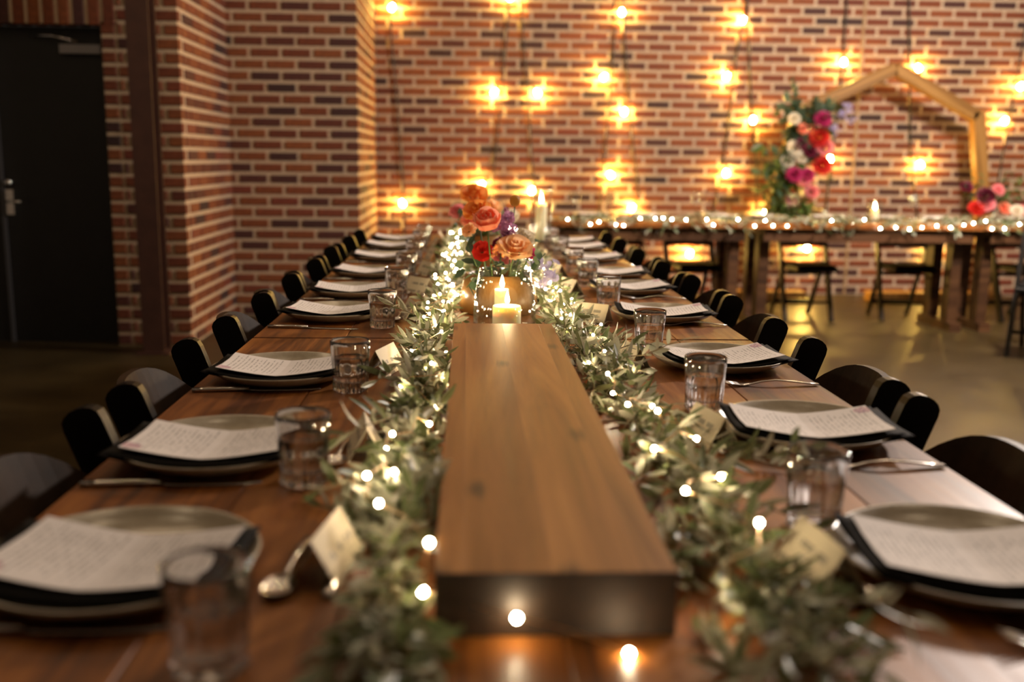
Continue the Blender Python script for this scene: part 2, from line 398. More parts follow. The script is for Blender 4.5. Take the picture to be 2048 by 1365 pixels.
# ------------------------------------------------------------------ the setting: floor, ceiling, walls
XL, XR, YN, YB, HC = -4.2, 6.4, -3.2, 8.65, 4.0
mb = MB(); mb.box(((XL + XR) / 2, (YN + YB) / 2 + 0.1, -0.05), (XR - XL + 0.4, YB - YN + 0.6, 0.1)); struct(mb.build('floor', M_FLOOR))
mb = MB(); mb.box(((XL + XR) / 2, (YN + YB) / 2 + 0.1, HC + 0.05), (XR - XL + 0.4, YB - YN + 0.6, 0.1)); struct(mb.build('ceiling', M_PLASTER))
mb = MB(); mb.box((XR + 0.1, (YN + YB) / 2, HC / 2), (0.2, YB - YN + 0.4, HC)); struct(mb.build('wall_right', M_PLASTER))
mb = MB(); mb.box(((XL + XR) / 2, YN - 0.1, HC / 2), (XR - XL, 0.2, HC)); struct(mb.build('wall_near', M_PLASTER))
mb = MB(); mb.box((XL - 0.1, (YN + 6.05) / 2, HC / 2), (0.2, 6.05 - YN + 0.2, HC)); struct(mb.build('wall_left', M_PLASTER))

BL, BH, PU, PZ = 0.192, 0.0545, 0.218, 0.079
_bm = {}
def brick_mesh(l, h, d=0.05):
    k = (round(l, 3), round(h, 3))
    if k not in _bm:
        x, z, c = l / 2, h / 2, 0.004
        V = [(-x, d, -z), (x, d, -z), (x, d, z), (-x, d, z), (-x, c, -z), (x, c, -z), (x, c, z), (-x, c, z), (-x + c, 0, -z + c), (x - c, 0, -z + c), (x - c, 0, z - c), (-x + c, 0, z - c)]
        F = [(8, 9, 10, 11), (4, 5, 9, 8), (5, 6, 10, 9), (6, 7, 11, 10), (7, 4, 8, 11), (0, 1, 5, 4), (1, 2, 6, 5), (2, 3, 7, 6), (3, 0, 4, 7)]
        b = MB(); b.add(V, F); _bm[k] = b.mesh('brick', M_BRICK)
    return _bm[k]
def brick_wall(name, origin, rz, width, z0, z1, align='L', half=0, limit=300, depth=0.12, minpx=10, extra=None, only_extra=False, corner=False):
    ob = Matrix.Translation(origin) @ Matrix.Rotation(rz, 4, 'Z')
    s0 = 0.013 if corner else 0.0; s1 = width - (0.0115 if align == 'R' else 0)   # mortar stays recessed at outer corners
    m = MB(); m.box(((s0 + s1) / 2, 0.009 + depth / 2, (z0 + z1) / 2), (s1 - s0, depth, z1 - z0))
    w = m.build(name, M_MORTAR); w.matrix_world = ob; struct(w)
    L = []
    r0 = int(round(z0 / PZ)); r1 = int(math.floor(z1 / PZ + 0.01))
    for r in range(r0, r1):
        zc = r * PZ + PZ / 2
        sh = PU / 2 if (r + half) % 2 else 0     # courses start flush with the outer corner
        u = -sh
        while u < width:
            a, b = max(u, 0.076 if corner else 0), min(u + BL, width)
            if b - a > 0.015: L.append((((a + b) / 2) if align == 'L' else width - (a + b) / 2, zc, b - a, BH))
            u += PU
    if only_extra: L = []
    if extra: L += extra
    vis, rest = [], []
    nrm = ob.to_3x3() @ Vector((0, -1, 0))
    for bk in L:
        p = ob @ Vector((bk[0], 0, bk[1])); d = (p - CAM); dist = d.length
        px = bk[2] * 1991 / dist * abs(d.normalized().dot(nrm))
        if inview(p, 1.03) and px >= minpx * 0.8: vis.append((dist, bk))
        else: rest.append(bk)
    vis.sort(key=lambda t: t[0])
    rest += [b for _, b in vis[limit:]]
    for _, (u, z, l, h) in vis[:limit]: link('brick', brick_mesh(l, h), w, (u, random.uniform(-0.0015, 0.0015), z))
    if rest:
        m = MB()
        for u, z, l, h in rest:
            me = brick_mesh(l, h); j = random.uniform(-0.0015, 0.0015)
            m.add([(v.co.x + u, v.co.y + j, v.co.z + z) for v in me.vertices], [tuple(p.vertices) for p in me.polygons])
        stuff(m.build('brick_courses', M_BRICK, w))
    return w
XF, XM = -1.752, -0.855            # the two stepped corners
wb = brick_wall('wall_back', (XM - 0.1, YB, 0), 0, XR - XM + 0.1, 0, HC)
m = MB(); m.box((3.27 - (XM - 0.1), 0.0, HC / 2), (0.022, 0.006, HC)); m.build('control_joint', noisy('sealant', (0.24, 0.15, 0.07), (0.30, 0.19, 0.09), 20, 0.7, 0), wb)
brick_wall('wall_back_return', (XM, 7.25, 0), PI / 2, YB - 7.25, 0, HC, half=1, corner=True)
brick_wall('wall_middle', (XF - 0.03, 7.25, 0), 0, XM - XF + 0.03, 0, HC, 'R')
brick_wall('wall_middle_return', (XF, 6.05, 0), PI / 2, 1.2, 0, HC, half=1, corner=True)
# pier beside the doors: the jamb column of half bricks, then the face up to the corner
XJ = -2.195
wf = brick_wall('wall_left_front', (XJ + 0.095, 6.05, 0), 0, XF - XJ - 0.095, 0, HC, 'R')
brick_wall('wall_door_jamb', (XJ, 6.05, 0), 0, 0.095, 0, 24 * PZ, 'L', extra=[(0.04, r * PZ + PZ / 2, 0.074, BH) for r in range(24)], only_extra=True)
# lintel of soldier bricks above the doors
LZ = 1.876
m = MB(); m.box(((XL + XJ + 0.095) / 2, 6.05 + 0.069, (LZ + 0.004 + HC) / 2), (XJ + 0.095 - XL, 0.12, HC - LZ - 0.008)); wl = struct(m.build('wall_over_doors', M_MORTAR))
sb = MB(); sb.cbox((0, 0, 0), (0.062, 0.118, 0.2), 0.003); sbm = sb.mesh('brick', M_BRICK)
x = XJ + 0.05; k = 0; soldier_rest = MB()
while x > XL:
    link('brick', sbm, wl, (x, 6.05 + 0.057, LZ + 0.1))
    x -= 0.0845
m = MB()
r = 0
z = LZ + 0.25
while z < HC:
    u = XL + (0.109 if r % 2 else 0)
    while u < XJ - 0.1:
        m.cbox((u + BL / 2, 6.05 + 0.03, z), (BL, 0.06, BH), 0.003); u += PU
    z += PZ; r += 1
stuff(m.build('brick_courses', M_BRICK, wl))

# doors
d1 = MB(); d1.box(((XL + XJ) / 2, 6.21, LZ / 2), (XJ - XL, 0.05, LZ)); dr = struct(d1.build('door_1', M_BLACKPAINT))
m = MB(); m.box((-2.875, 6.18, 0.93), (0.022, 0.012, 1.86)); m.build('meeting_strip', simple('worn_grey_edge', (0.05, 0.05, 0.055), 0.4), dr)
m = MB(); m.box((-2.35, 6.16, 1.75), (0.235, 0.05, 0.05)); m.build('door_closer', M_STEELGREY, dr)
m = MB(); m.tube([(-2.36, 6.13, 1.79), (-2.5, 6.12, 1.82), (-2.64, 6.16, 1.825)], 0.007); m.build('closer_arm', M_CHROME, dr)
m = MB(); m.box((-2.83, 6.175, 0.855), (0.045, 0.02, 0.15)); m.tube([(-2.83, 6.16, 0.86), (-2.83, 6.12, 0.86), (-2.79, 6.11, 0.86), (-2.74, 6.11, 0.86)], 0.009); m.build('lever_handle', M_CHROME, dr)
m = MB(); m.tube([(-2.83, 6.185, 0.972), (-2.83, 6.15, 0.972)], 0.02, 12); m.build('lock_cylinder', M_CHROME, dr)
# steel post in front of the pier
m = MB()
m.box((-1.905, 5.86, HC / 2), (0.008, 0.13, HC)); m.box((-1.905, 5.86 - 0.065, HC / 2), (0.125, 0.009, HC)); m.box((-1.905, 5.86 + 0.065, HC / 2), (0.125, 0.009, HC))
tp = struct(m.build('trim_1', M_OXIDE))
m = MB(); m.box((-1.905, 5.86, 0.006), (0.19, 0.19, 0.012)); m.build('base_plate', M_OXIDE, tp)

# ------------------------------------------------------------------ long dining table
TZ = 0.75; HW = 0.562
def trestle_table(x0, x1, y0, y1, ztop, label, along='Y', group=None, nb=6, mat=M_TABLE, legmat=M_DARKWOOD, end=0.22):
    t = thing('dining_table', label, 'table', ((x0 + x1) / 2, (y0 + y1) / 2, 0), 0 if along == 'Y' else -PI / 2, group)
    wid, ln = (x1 - x0, y1 - y0) if along == 'Y' else (y1 - y0, x1 - x0)
    bw = wid / nb
    ws = [bw * f for f in ((1.1, 0.85, 1.05, 0.95, 1.15, 0.9) if nb == 6 else [1] * nb)]
    x = -wid / 2
    for w in ws:
        m = MB(); m.cbox((0, 0, 0), (w - 0.0012, ln - 0.002, 0.04), 0.0012)
        m.build('board', mat, t, (x + w / 2, 0, ztop - 0.02)); x += w
    for sx in (-1, 1):
        m = MB(); m.box((sx * (wid / 2 - 0.05), 0, ztop - 0.085), (0.03, ln - 0.12, 0.085)); m.build('apron', legmat, t)
    for sy in (-1, 1):
        yy = sy * (ln / 2 - end)
        for sx in (-1, 1):
            m = MB(); m.box((sx * (wid / 2 - 0.2), yy, (ztop - 0.04) / 2 + 0.02), (0.11, 0.07, ztop - 0.12)); m.build('leg', legmat, t)
        m = MB(); m.box((0, yy, 0.03), (wid - 0.16, 0.08, 0.06)); m.build('foot_rail', legmat, t)
        m = MB(); m.box((0, yy, ztop - 0.065), (wid - 0.14, 0.08, 0.05)); m.build('top_rail', legmat, t)
    return t
trestle_table(-HW, HW, 0.36, 2.205, TZ, 'brown timber table section with a thick raised plank down its middle')
trestle_table(-HW, HW, 2.215, 4.06, TZ, 'brown timber table section holding the glass candle lantern and the coral flower arrangement')
trestle_table(-HW, HW, 4.07, 5.30, TZ, 'brown timber table section closest to the brick wall holding a tall pillar candle')

# the raised plank of glued staves
pl = thing('raised_plank', 'thick knotty timber plank laid along the table with a dark end', 'plank', (-0.008, 1.43, TZ))
PW, PT, PLN = 0.206, 0.057, 1.285
for a, b in ((-0.103, -0.078), (-0.078, -0.003), (-0.003, 0.074), (0.074, 0.103)):
    m = MB(); m.cbox((0, 0, 0), (b - a, PLN, PT), 0.0002)
    m.build('stave', M_PLANK, pl, ((a + b) / 2, 0, PT / 2 + 0.0005))
    m = MB(); m.box((0, 0, 0), (b - a - 0.0002, 0.0016, PT - 0.0008)); m.build('end_shade', M_END_SHADE, pl, ((a + b) / 2, -PLN / 2 - 0.0008, PT / 2 + 0.0005))  # thin dark sheet painting the shade on the near end face

# ------------------------------------------------------------------ place settings
def plate_mesh():
    m = MB()
    prof = [(0.0, 0.0045), (0.06, 0.0045), (0.09, 0.006), (0.108, 0.0105), (0.120, 0.017), (0.127, 0.0225), (0.1300, 0.0235), (0.1315, 0.0225), (0.1295, 0.0195), (0.118, 0.011), (0.10, 0.004), (0.082, 0.0015), (0.078, 0.0), (0.0, 0.0)]
    m.lathe([(r, z) for r, z in prof[::-1]], 64); return m.mesh('plate', M_PLATE)
PLATE = plate_mesh()
def napkin_mesh():
    m = MB(); nx, ny = 14, 8; LX, LY = 0.242, 0.160
    lay = []
    for li, (dx, dy) in enumerate(((0, 0), (0.006, -0.004))):
        V = []; F = []
        for top in (0, 1):
            for i in range(nx + 1):
                for j in range(ny + 1):
                    u, v = i / nx * 2 - 1, j / ny * 2 - 1
                    e = max(abs(u), abs(v)); rd = 0.0018 * max(0, (e - 0.93) / 0.07)
                    x = u * (LX / 2 - 0.004 * li) + dx; y = v * (LY / 2 - 0.003 * li) + dy
                    zb = 0.0062 + 0.0185 * (x / 0.125) ** 2 + 0.005 * (y / 0.09) ** 2 + li * 0.0045
                    z = zb + (0.0042 - rd if top else 0.0 + rd) + 0.0006 * math.sin(9 * u + 3 * li) * math.cos(5 * v)
                    V.append((x, y, z))
        n = (nx + 1) * (ny + 1)
        for i in range(nx):
            for j in range(ny):
                a = i * (ny + 1) + j; b = a + 1; c = a + ny + 2; d = a + ny + 1
                F.append((a, b, c, d)); F.append((n + a, n + d, n + c, n + b))
        for i in range(nx):
            for j in (0, ny):
                a = i * (ny + 1) + j; d = a + ny + 1; F.append((a, d, n + d, n + a) if j == 0 else (d, a, n + a, n + d))
        for j in range(ny):
            for i in (0, nx):
                a = i * (ny + 1) + j; b = a + 1; F.append((b, a, n + a, n + b) if i == 0 else (a, b, n + b, n + a))
        m.add(V, F, True)
    return m.mesh('napkin', M_NAPKIN)
NAPKIN = napkin_mesh()
def menu_mesh():
    m = MB(); nx, ny = 12, 3; LX, LY = 0.208, 0.134; V = []; F = []
    for top in (0, 1):
        for i in range(nx + 1):
            for j in range(ny + 1):
                x = (i / nx * 2 - 1) * LX / 2; y = (j / ny * 2 - 1) * LY / 2
                z = 0.0 + 0.0150 * (abs(x) / 0.104) ** 1.4 + 0.0035 * (y / 0.067) ** 2 + (0.0007 if top else 0)
                V.append((x, y, z))
    n = (nx + 1) * (ny + 1)
    for i in range(nx):
        for j in range(ny):
            a = i * (ny + 1) + j; b = a + 1; c = a + ny + 2; d = a + ny + 1
            F.append((a, b, c, d)); F.append((n + a, n + d, n + c, n + b))
    for i in range(nx):
        for j in (0, ny):
            a = i * (ny + 1) + j; d = a + ny + 1; F.append((a, d, n + d, n + a) if j == 0 else (d, a, n + a, n + d))
    for j in range(ny):
        for i in (0, nx):
            a = i * (ny + 1) + j; b = a + 1; F.append((b, a, n + a, n + b) if i == 0 else (a, b, n + b, n + a))
    m.add(V, F); return m.mesh('menu_card', M_MENU)
MENU = menu_mesh()
NF = 10
def facet(a, n=NF):
    w = 2 * PI / n; t = (a % w) - w / 2
    return math.cos(w / 2) / math.cos(t)
def tumbler_meshes():
    m = MB()
    out = [(0.0, 0.0022), (0.016, 0.0018), (0.0235, 0.0), (0.0272, 0.0012), (0.0292, 0.005), (0.0300, 0.011), (0.0306, 0.020), (0.0318, 0.045), (0.0326, 0.060), (0.0332, 0.068), (0.0338, 0.074), (0.0344, 0.086), (0.0342, 0.0892), (0.0334, 0.0902)]
    inn = [(0.0326, 0.0895), (0.0318, 0.082), (0.0305, 0.066), (0.0290, 0.045), (0.0272, 0.027), (0.0255, 0.0205), (0.022, 0.0175), (0.012, 0.0165), (0.0, 0.0162)]
    no = len(out)
    def mod(r, z, a, i):
        if i < no:
            if 3 <= i <= 9:
                k = 1.0 if z < 0.035 else max(0, (0.074 - z) / 0.039) ** 1.5
                if i <= 5: r *= 1 + 0.06 * math.cos(NF * a) * (1 if i < 5 else 0.4)
                return r * (1 - 0.85 * k * (1 - facet(a)) * 2.2)
            return r
        if z < 0.05: return r * (1 - 0.02 * (0.5 + 0.5 * math.cos(NF * a)))
        return r
    m.lathe(out + inn, 60, mod)
    g = m.mesh('tumbler_body', M_GLASS)
    w = MB(); prof = [(0.0, 0.0160), (0.012, 0.0163), (0.0222, 0.0173), (0.0257, 0.0203), (0.0274, 0.027), (0.0292, 0.045), (0.0303, 0.0605), (0.0290, 0.0600), (0.0, 0.0600)]
    w.lathe(prof, 60, lambda r, z, a, i: r * (1 - 0.02 * (0.5 + 0.5 * math.cos(NF * a))) if z < 0.05 and i > 0 else r)
    return g, w.mesh('water', M_WATER)
TUMB, TWAT = tumbler_meshes()
def ribbon(path, w, t):     # flat bar along path (x, z) with widths w, thickness t
    m = MB(); V = []; F = []; n = len(path)
    for (x, z), wd in zip(path, w):
        V += [(x, -wd / 2, z), (x, wd / 2, z), (x, wd / 2 * 0.8, z + t), (x, -wd / 2 * 0.8, z + t)]
    for i in range(n - 1):
        for k in range(4):
            l = (k + 1) % 4; F.append((i * 4 + k, (i + 1) * 4 + k, (i + 1) * 4 + l, i * 4 + l))
    F += [(0, 1, 2, 3), (n * 4 - 1, n * 4 - 2, n * 4 - 3, n * 4 - 4)]
    m.add(V, F, True); return m
# local x runs from the handle end (0) towards the table centre
HX = [0, 0.01, 0.03, 0.06, 0.09, 0.115, 0.135, 0.15]
def fork_mesh(s=1.0):
    m = ribbon([(0.0 * s, 0.002), (0.02 * s, 0.004), (0.05 * s, 0.0075), (0.08 * s, 0.0095), (0.105 * s, 0.007), (0.125 * s, 0.0025), (0.138 * s, 0.0012), (0.15 * s, 0.002)], [0.013 * s, 0.0145 * s, 0.0125 * s, 0.008 * s, 0.006 * s, 0.007 * s, 0.018 * s, 0.022 * s], 0.0022)
    for k in range(4):
        y = (k - 1.5) * 0.006 * s
        m.tube([(0.148 * s, y, 0.003), (0.17 * s, y, 0.006), (0.19 * s, y * 0.95, 0.0115)], [0.0018 * s, 0.0016 * s, 0.0007 * s], 5)
    return m.mesh('fork', M_CUTLERY)
def knife_mesh():
    m = ribbon([(0, 0.001), (0.02, 0.0015), (0.06, 0.002), (0.095, 0.0015)], [0.013, 0.0145, 0.0125, 0.0095], 0.0055)
    b = ribbon([(0.095, 0.0015), (0.11, 0.0012), (0.16, 0.0008), (0.20, 0.0006), (0.216, 0.0006)], [0.0095, 0.016, 0.0185, 0.0145, 0.002], 0.0016)
    m.add(b.v, b.f, True); return m.mesh('knife', M_CUTLERY)
def spoon_mesh(s=0.85):
    m = ribbon([(0.0 * s, 0.002), (0.02 * s, 0.004), (0.05 * s, 0.0075), (0.08 * s, 0.009), (0.105 * s, 0.0065), (0.13 * s, 0.003)], [0.013 * s, 0.0145 * s, 0.0125 * s, 0.008 * s, 0.006 * s, 0.007 * s], 0.0022)
    V = []; F = []; n = 16
    for i, (k, z) in enumerate(((1.0, 0.008), (0.8, 0.004), (0.45, 0.0016), (0.0, 0.0012))):
        for j in range(n):
            a = 2 * PI * j / n; V.append(((0.156 + 0.028 * k * math.cos(a)) * s, 0.0195 * k * math.sin(a) * s, z))
    for i in range(3):
        for j in range(n):
            l = (j + 1) % n; F.append((i * n + j, i * n + l, (i + 1) * n + l, (i + 1) * n + j))
    m.add(V, F, True); return m.mesh('spoon', M_CUTLERY)
FORK, KNIFE, SPOON, DFORK = fork_mesh(), knife_mesh(), spoon_mesh(), fork_mesh(0.85)
def card_mesh():
    m = MB(); L = 0.098; a = 0.026; h = 0.046; t = 0.0008
    P = [(-a, 0), (0, h), (a, 0), (a - t * 1.2, 0), (0, h - t * 2), (-a + t * 1.2, 0)]
    V = [(x, -L / 2, z) for x, z in P] + [(x, L / 2, z) for x, z in P]
    F = [(0, 5, 4, 1), (1, 4, 3, 2), (6, 7, 10, 11), (7, 8, 9, 10), (0, 1, 7, 6), (1, 2, 8, 7), (5, 11, 10, 4), (4, 10, 9, 3), (0, 6, 11, 5), (2, 3, 9, 8)]
    m.add(V, F); return m.mesh('place_card', M_CARD)
CARD = card_mesh()
ORD = ['first', 'second', 'third', 'fourth', 'fifth', 'sixth', 'seventh', 'eighth', 'ninth']
YL = [0.92, 1.31, 1.80, 2.50, 2.92, 3.40, 3.94, 4.43, 4.82]
YR = [0.92, 1.41, 1.92, 2.51, 3.02, 3.42, 3.95, 4.43, 4.79]
GL = [0.735, 1.195, 1.695, 2.355, 2.845, 3.30, 3.83, 4.32, 4.72]
GR = [1.04, 1.563, 2.062, 2.685, 3.163, 3.56, 4.09, 4.56, 4.93]
ROTL = [-6, -3, -4, -5, 2, -3, 3, -2, 2]
ROTR = [-5, -4, 5, -3, 3, -4, 2, 4, -3]
CARDL = [(-0.222, 0.935, -9), (-0.222, 1.325, 8), (-0.240, 1.865, -16), (-0.222, 2.50, 12), (-0.225, 2.98, 40), (-0.22, 3.45, 25), (-0.22, 3.99, 15), (-0.22, 4.5, 10), (-0.22, 4.9, 0)]
CARDR = [(0.262, 0.905, 6), (0.268, 1.385, 12), (0.240, 1.905, 9), (0.228, 2.46, 55), (0.225, 2.98, 22), (0.23, 3.41, 10), (0.23, 3.93, 0), (0.23, 4.4, 0), (0.23, 4.77, 0)]
for side in (-1, 1):
    sn = 'door side' if side < 0 else 'arch side'
    Ys, Gs, Rs, Cs = (YL, GL, ROTL, CARDL) if side < 0 else (YR, GR, ROTR, CARDR)
    for i, y in enumerate(Ys):
        w = f"{ORD[i]} from the plank's dark end, {sn}"
        x = side * 0.416; base = 0 if side < 0 else PI
        tag(link('dinner_plate', PLATE, None, (x, y, TZ + 0.0004)), f'beige stoneware plate, {w}', 'plate', 'plates on the long table')
        rr = math.radians(Rs[i])
        dirx = Vector((math.cos(base + rr), math.sin(base + rr)))
        tag(link('napkin', NAPKIN, None, (x - dirx.x * 0.004, y - 0.020, TZ + 0.0008), (0, 0, base + rr)), f'folded black napkin on the plate {w}', 'napkin', 'napkins on the long table')
        tag(link('menu_card', MENU, None, (x - dirx.x * 0.0, y - 0.016, TZ + 0.0170), (0, 0, base + rr + math.radians((i * 37 % 5) - 2))), f'open white printed menu, {w}', 'menu', 'menus on the long table')
        t = thing('water_tumbler', f'faceted water tumbler beside the plate {w}', 'glass', (side * (0.285 if side < 0 else 0.302), Gs[i], TZ + 0.0003), i * 0.37, 'water tumblers on the long table')
        link('tumbler_body', TUMB, t); link('water', TWAT, t)
        if side < 0:
            tag(link('knife', KNIFE, None, (-0.553, Gs[i] - 0.012 if 0 < i < 4 else y - 0.12, TZ + 0.0003), (0, 0, math.radians((2, 3, 6, -6, 2, 1, 3, 0, 2)[i]))), f'steel table knife by the plate {w}', 'knife', 'knives on the long table')
        else:
            tag(link('fork', FORK, None, (0.556, y - (0.165, 0.155, 0.176, 0.115, 0.15, 0.15, 0.15, 0.15, 0.15)[i], TZ + 0.0003), (0, 0, PI + math.radians((-2, 1, 1, -4, 0, 2, 0, 1, 0)[i]))), f'steel table fork by the plate {w}', 'fork', 'forks on the long table')
        cx, cyy, cr = Cs[i]
        if i < 6:
            dx = cx - side * 0.004
            tag(link('dessert_fork', DFORK, None, (dx + 0.008, cyy - 0.075, TZ + 0.0003), (0, 0, PI / 2 + 0.05)), f'small steel dessert fork under the name card {w}', 'fork', 'dessert forks on the long table')
            tag(link('dessert_spoon', SPOON, None, (dx + side * 0.032, cyy + 0.075, TZ + 0.0003), (0, 0, -PI / 2 - 0.06)), f'small steel dessert spoon beside the name card {w}', 'spoon', 'dessert spoons on the long table')
        tag(link('place_card', CARD, None, (cx, cyy, TZ + 0.001), (0, 0, math.radians(cr))), f'cream tent-folded name card, {w}', 'card', 'name cards on the long table')

# ------------------------------------------------------------------ folding chairs
def board_poly(p0, p1, wdir, w, round_top=True, n=8):
    p0, p1 = Vector(p0), Vector(p1); a = (p1 - p0).normalized(); wd = Vector(wdir); wd = (wd - wd.dot(a) * a).normalized()
    P = [p0 - wd * w / 2, p0 + wd * w / 2]
    if round_top:
        P2 = []
        for k in range(n + 1):
            an = PI * k / n
            P2.append(p1 - a * w * 0.32 + wd * (w / 2) * math.cos(an) + a * (w * 0.42) * math.sin(an) ** 0.8)
        P += P2
    else: P += [p1 + wd * w / 2, p1 - wd * w / 2]
    return P
def make_chair():
    t = bpy.data.objects.new('folding_chair', None); COL.objects.link(t)
    for s in (-1, 1):
        m = MB(); m.prism(board_poly((0.16, s * 0.195 - 0.012, 0), (-0.13, s * 0.195 - 0.012, 0.79), (1, 0, 0), 0.058), (0, 0.024, 0)); m.build('post', M_BLACKWOOD, t)
        m = MB(); m.prism(board_poly((-0.27, s * 0.165 - 0.011, 0), (-0.01, s * 0.165 - 0.011, 0.47), (1, 0, 0), 0.042, False), (0, 0.022, 0)); m.build('leg', M_BLACKWOOD, t)
    # curved back panel bowed away from the sitter
    m = MB(); n = 16; V = []; F = []
    for k in range(n + 1):
        u = k / n * 2 - 1; y = u * 0.183; bow = 0.052 * (1 - u * u)
        zt = 0.675 + 0.095 * max(0.0, (1 - abs(u) ** 3.2)); zb = 0.595
        for z, dx in ((zb, 0), (zt, 0), (zt, -0.013), (zb, -0.013)):
            xp = 0.16 - 0.29 * z / 0.79
            V.append((xp - bow + dx, y, z))
    for k in range(n):
        for q in range(4):
            l = (q + 1) % 4; F.append((k * 4 + q, (k + 1) * 4 + q, (k + 1) * 4 + l, k * 4 + l))
    F += [(3, 2, 1, 0), (n * 4, n * 4 + 1, n * 4 + 2, n * 4 + 3)]
    m.add(V, F, False); m.build('backrest', M_CHAIRBACK, t)
    m = MB(); m.cbox((0.13, 0, 0.435), (0.36, 0.345, 0.03), 0.008); st = m.build('seat', M_BLACKWOOD, t)
    m = MB(); m.cbox((0.13, 0, 0.46), (0.33, 0.315, 0.022), 0.009); m.build('seat_pad', M_NAPKIN, st)
    m = MB(); m.tube([(0.105, -0.19, 0.15), (0.105, 0.19, 0.15)], 0.012, 8); m.build('stretcher', M_BLACKWOOD, t)
    m = MB(); m.box((-0.205, 0, 0.12), (0.02, 0.33, 0.035)); m.build('stretcher', M_BLACKWOOD, t)
    m = MB(); m.box((-0.06, 0, 0.38), (0.02, 0.33, 0.03)); m.build('seat_rail', M_BLACKWOOD, t)
    return t
ch0 = make_chair(); used = [False]
def place_chair(x, y, rz, label, group, sc=1.0):
    o = ch0 if not used[0] else copy_tree(ch0)
    used[0] = True; o.location = (x, y, 0); o.rotation_euler = (0, 0, rz); o.scale = (sc, sc, sc)
    return tag(o, label, 'chair', group)
CL = [0.70, 1.20, 1.745, 2.42, 2.86, 3.32, 3.84, 4.36, 4.78]
CR = [0.72, 1.29, 1.79, 2.44, 2.92, 3.36, 3.86, 4.36, 4.78]
for i in range(9):
    place_chair(-0.494 + random.uniform(-0.010, 0.004), CL[i], random.uniform(-0.03, 0.03), f"black folding chair, {ORD[i]} from the plank's dark end, door side", 'chairs at the long table')
for i in range(9):
    place_chair(0.496 + random.uniform(-0.004, 0.010), CR[i], PI + random.uniform(-0.03, 0.03), f"black folding chair, {ORD[i]} from the plank's dark end, arch side", 'chairs at the long table')

# ------------------------------------------------------------------ garlands and fairy lights
def leaf_mesh(L, Wd, curl, mat, name='leaf', n=4, fold=0.25):
    V = []; F = []
    for i in range(n + 1):
        t = i / n; w = Wd * math.sin(PI * (0.06 + 0.92 * t)) ** 0.8; x = L * t; z = curl * L * (t * t)
        V += [(x, -w / 2, z + fold * w / 2), (x, 0, z), (x, w / 2, z + fold * w / 2)]
    for i in range(n):
        a = i * 3; F += [(a, a + 3, a + 4, a + 1), (a + 1, a + 4, a + 5, a + 2)]
    m = MB(); m.add(V, F, True); return m.mesh(name, mat)
LEAVES = [leaf_mesh(0.046, 0.0115, -0.12, M_OLIVE), leaf_mesh(0.038, 0.0125, 0.10, M_OLIVE), leaf_mesh(0.052, 0.0105, -0.25, M_OLIVE), leaf_mesh(0.031, 0.0098, 0.05, M_OLIVE)]
def orient(direction, roll):
    d = Vector(direction).normalized()
    q = d.to_track_quat('X', 'Z')
    return q.to_matrix().to_4x4() @ Matrix.Rotation(roll, 4, 'X')
def sprig(rng, p, d, length, nleaf, out, stems, lsc=1.0, floor=None, block=None):
    p = Vector(p); d = Vector(d).normalized(); pts = [p.copy()]; seg = length / 6
    for k in range(6):
        d = (d + Vector((rng.uniform(-.22, .22), rng.uniform(-.22, .22), rng.uniform(-.25, .13)))).normalized()
        q = pts[-1] + d * seg
        if floor is not None and q.z < floor: q.z = floor + 0.002
        if block: q = block(q)
        pts.append(q)
    stems.append(pts)
    for k in range(nleaf):
        t = (k + 0.6) / nleaf * 6; i = min(int(t), 5); f = t - i
        q = pts[i].lerp(pts[i + 1], f); ax_ = (pts[i + 1] - pts[i]).normalized()
        side = Vector((rng.uniform(-1, 1), rng.uniform(-1, 1), rng.uniform(-0.5, 1))); side = (side - side.dot(ax_) * ax_)
        if side.length < 1e-3: continue
        ld = (ax_ * rng.uniform(0.5, 1.1) + side.normalized() * rng.uniform(0.5, 1.0)).normalized()
        if k == nleaf - 1: ld = ax_
        if floor is not None and q.z + ld.z * 0.045 < floor: ld.z = abs(ld.z) * 0.4; ld.normalize()
        if block:
            e = q + ld * 0.05
            e2 = block(e)
            if (e2 - e).length > 1e-4: ld = (e2 - q).normalized() if (e2 - q).length > 0.01 else Vector((0, 0, 1))
        sc = rng.uniform(0.75, 1.15) * lsc
        out.append((Matrix.Translation(q) @ orient(ld, rng.uniform(-PI, PI)) @ Matrix.Scale(sc, 4), rng.randrange(len(LEAVES))))
def finish_garland(root, leaves, stems, meshes, nind=300, twig=M_TWIG, tr=0.0011):
    off = root.location
    m = MB()
    for pts in stems: m.tube([p - off for p in pts], tr, 4, False)
    stuff(m.build('twigs', twig, root))
    lv = sorted(leaves, key=lambda t: (t[0].translation - CAM).length if inview(t[0].translation, 1.0) else 99)
    for mx, k in lv[:nind]:
        o = bpy.data.objects.new('leaf', meshes[k]); COL.objects.link(o); o.parent = root
        o.matrix_local = Matrix.Translation(-off) @ mx
    if len(lv) > nind:
        m = MB()
        cache = [([v.co.copy() for v in me.vertices], [tuple(p.vertices) for p in me.polygons]) for me in meshes]
        for mx, k in lv[nind:]:
            vs_, fs_ = cache[k]; mm = Matrix.Translation(-off) @ mx
            m.add([mm @ v for v in vs_], fs_, True)
        stuff(m.build('foliage', meshes[0].materials[0], root))
def lerp_path(path, y):
    for (y0, x0), (y1, x1) in zip(path, path[1:]):
        if y0 <= y <= y1: return x0 + (x1 - x0) * (y - y0) / (y1 - y0)
    return path[-1][1] if y > path[-1][0] else path[0][1]
def block_plank(side):
    def f(q):
        q = q.copy()
        if 0.76 < q.y < 2.10 and q.z < TZ + PT + 0.006 and q.x * side < 0.117: q.x = side * 0.117
        return q
    return f
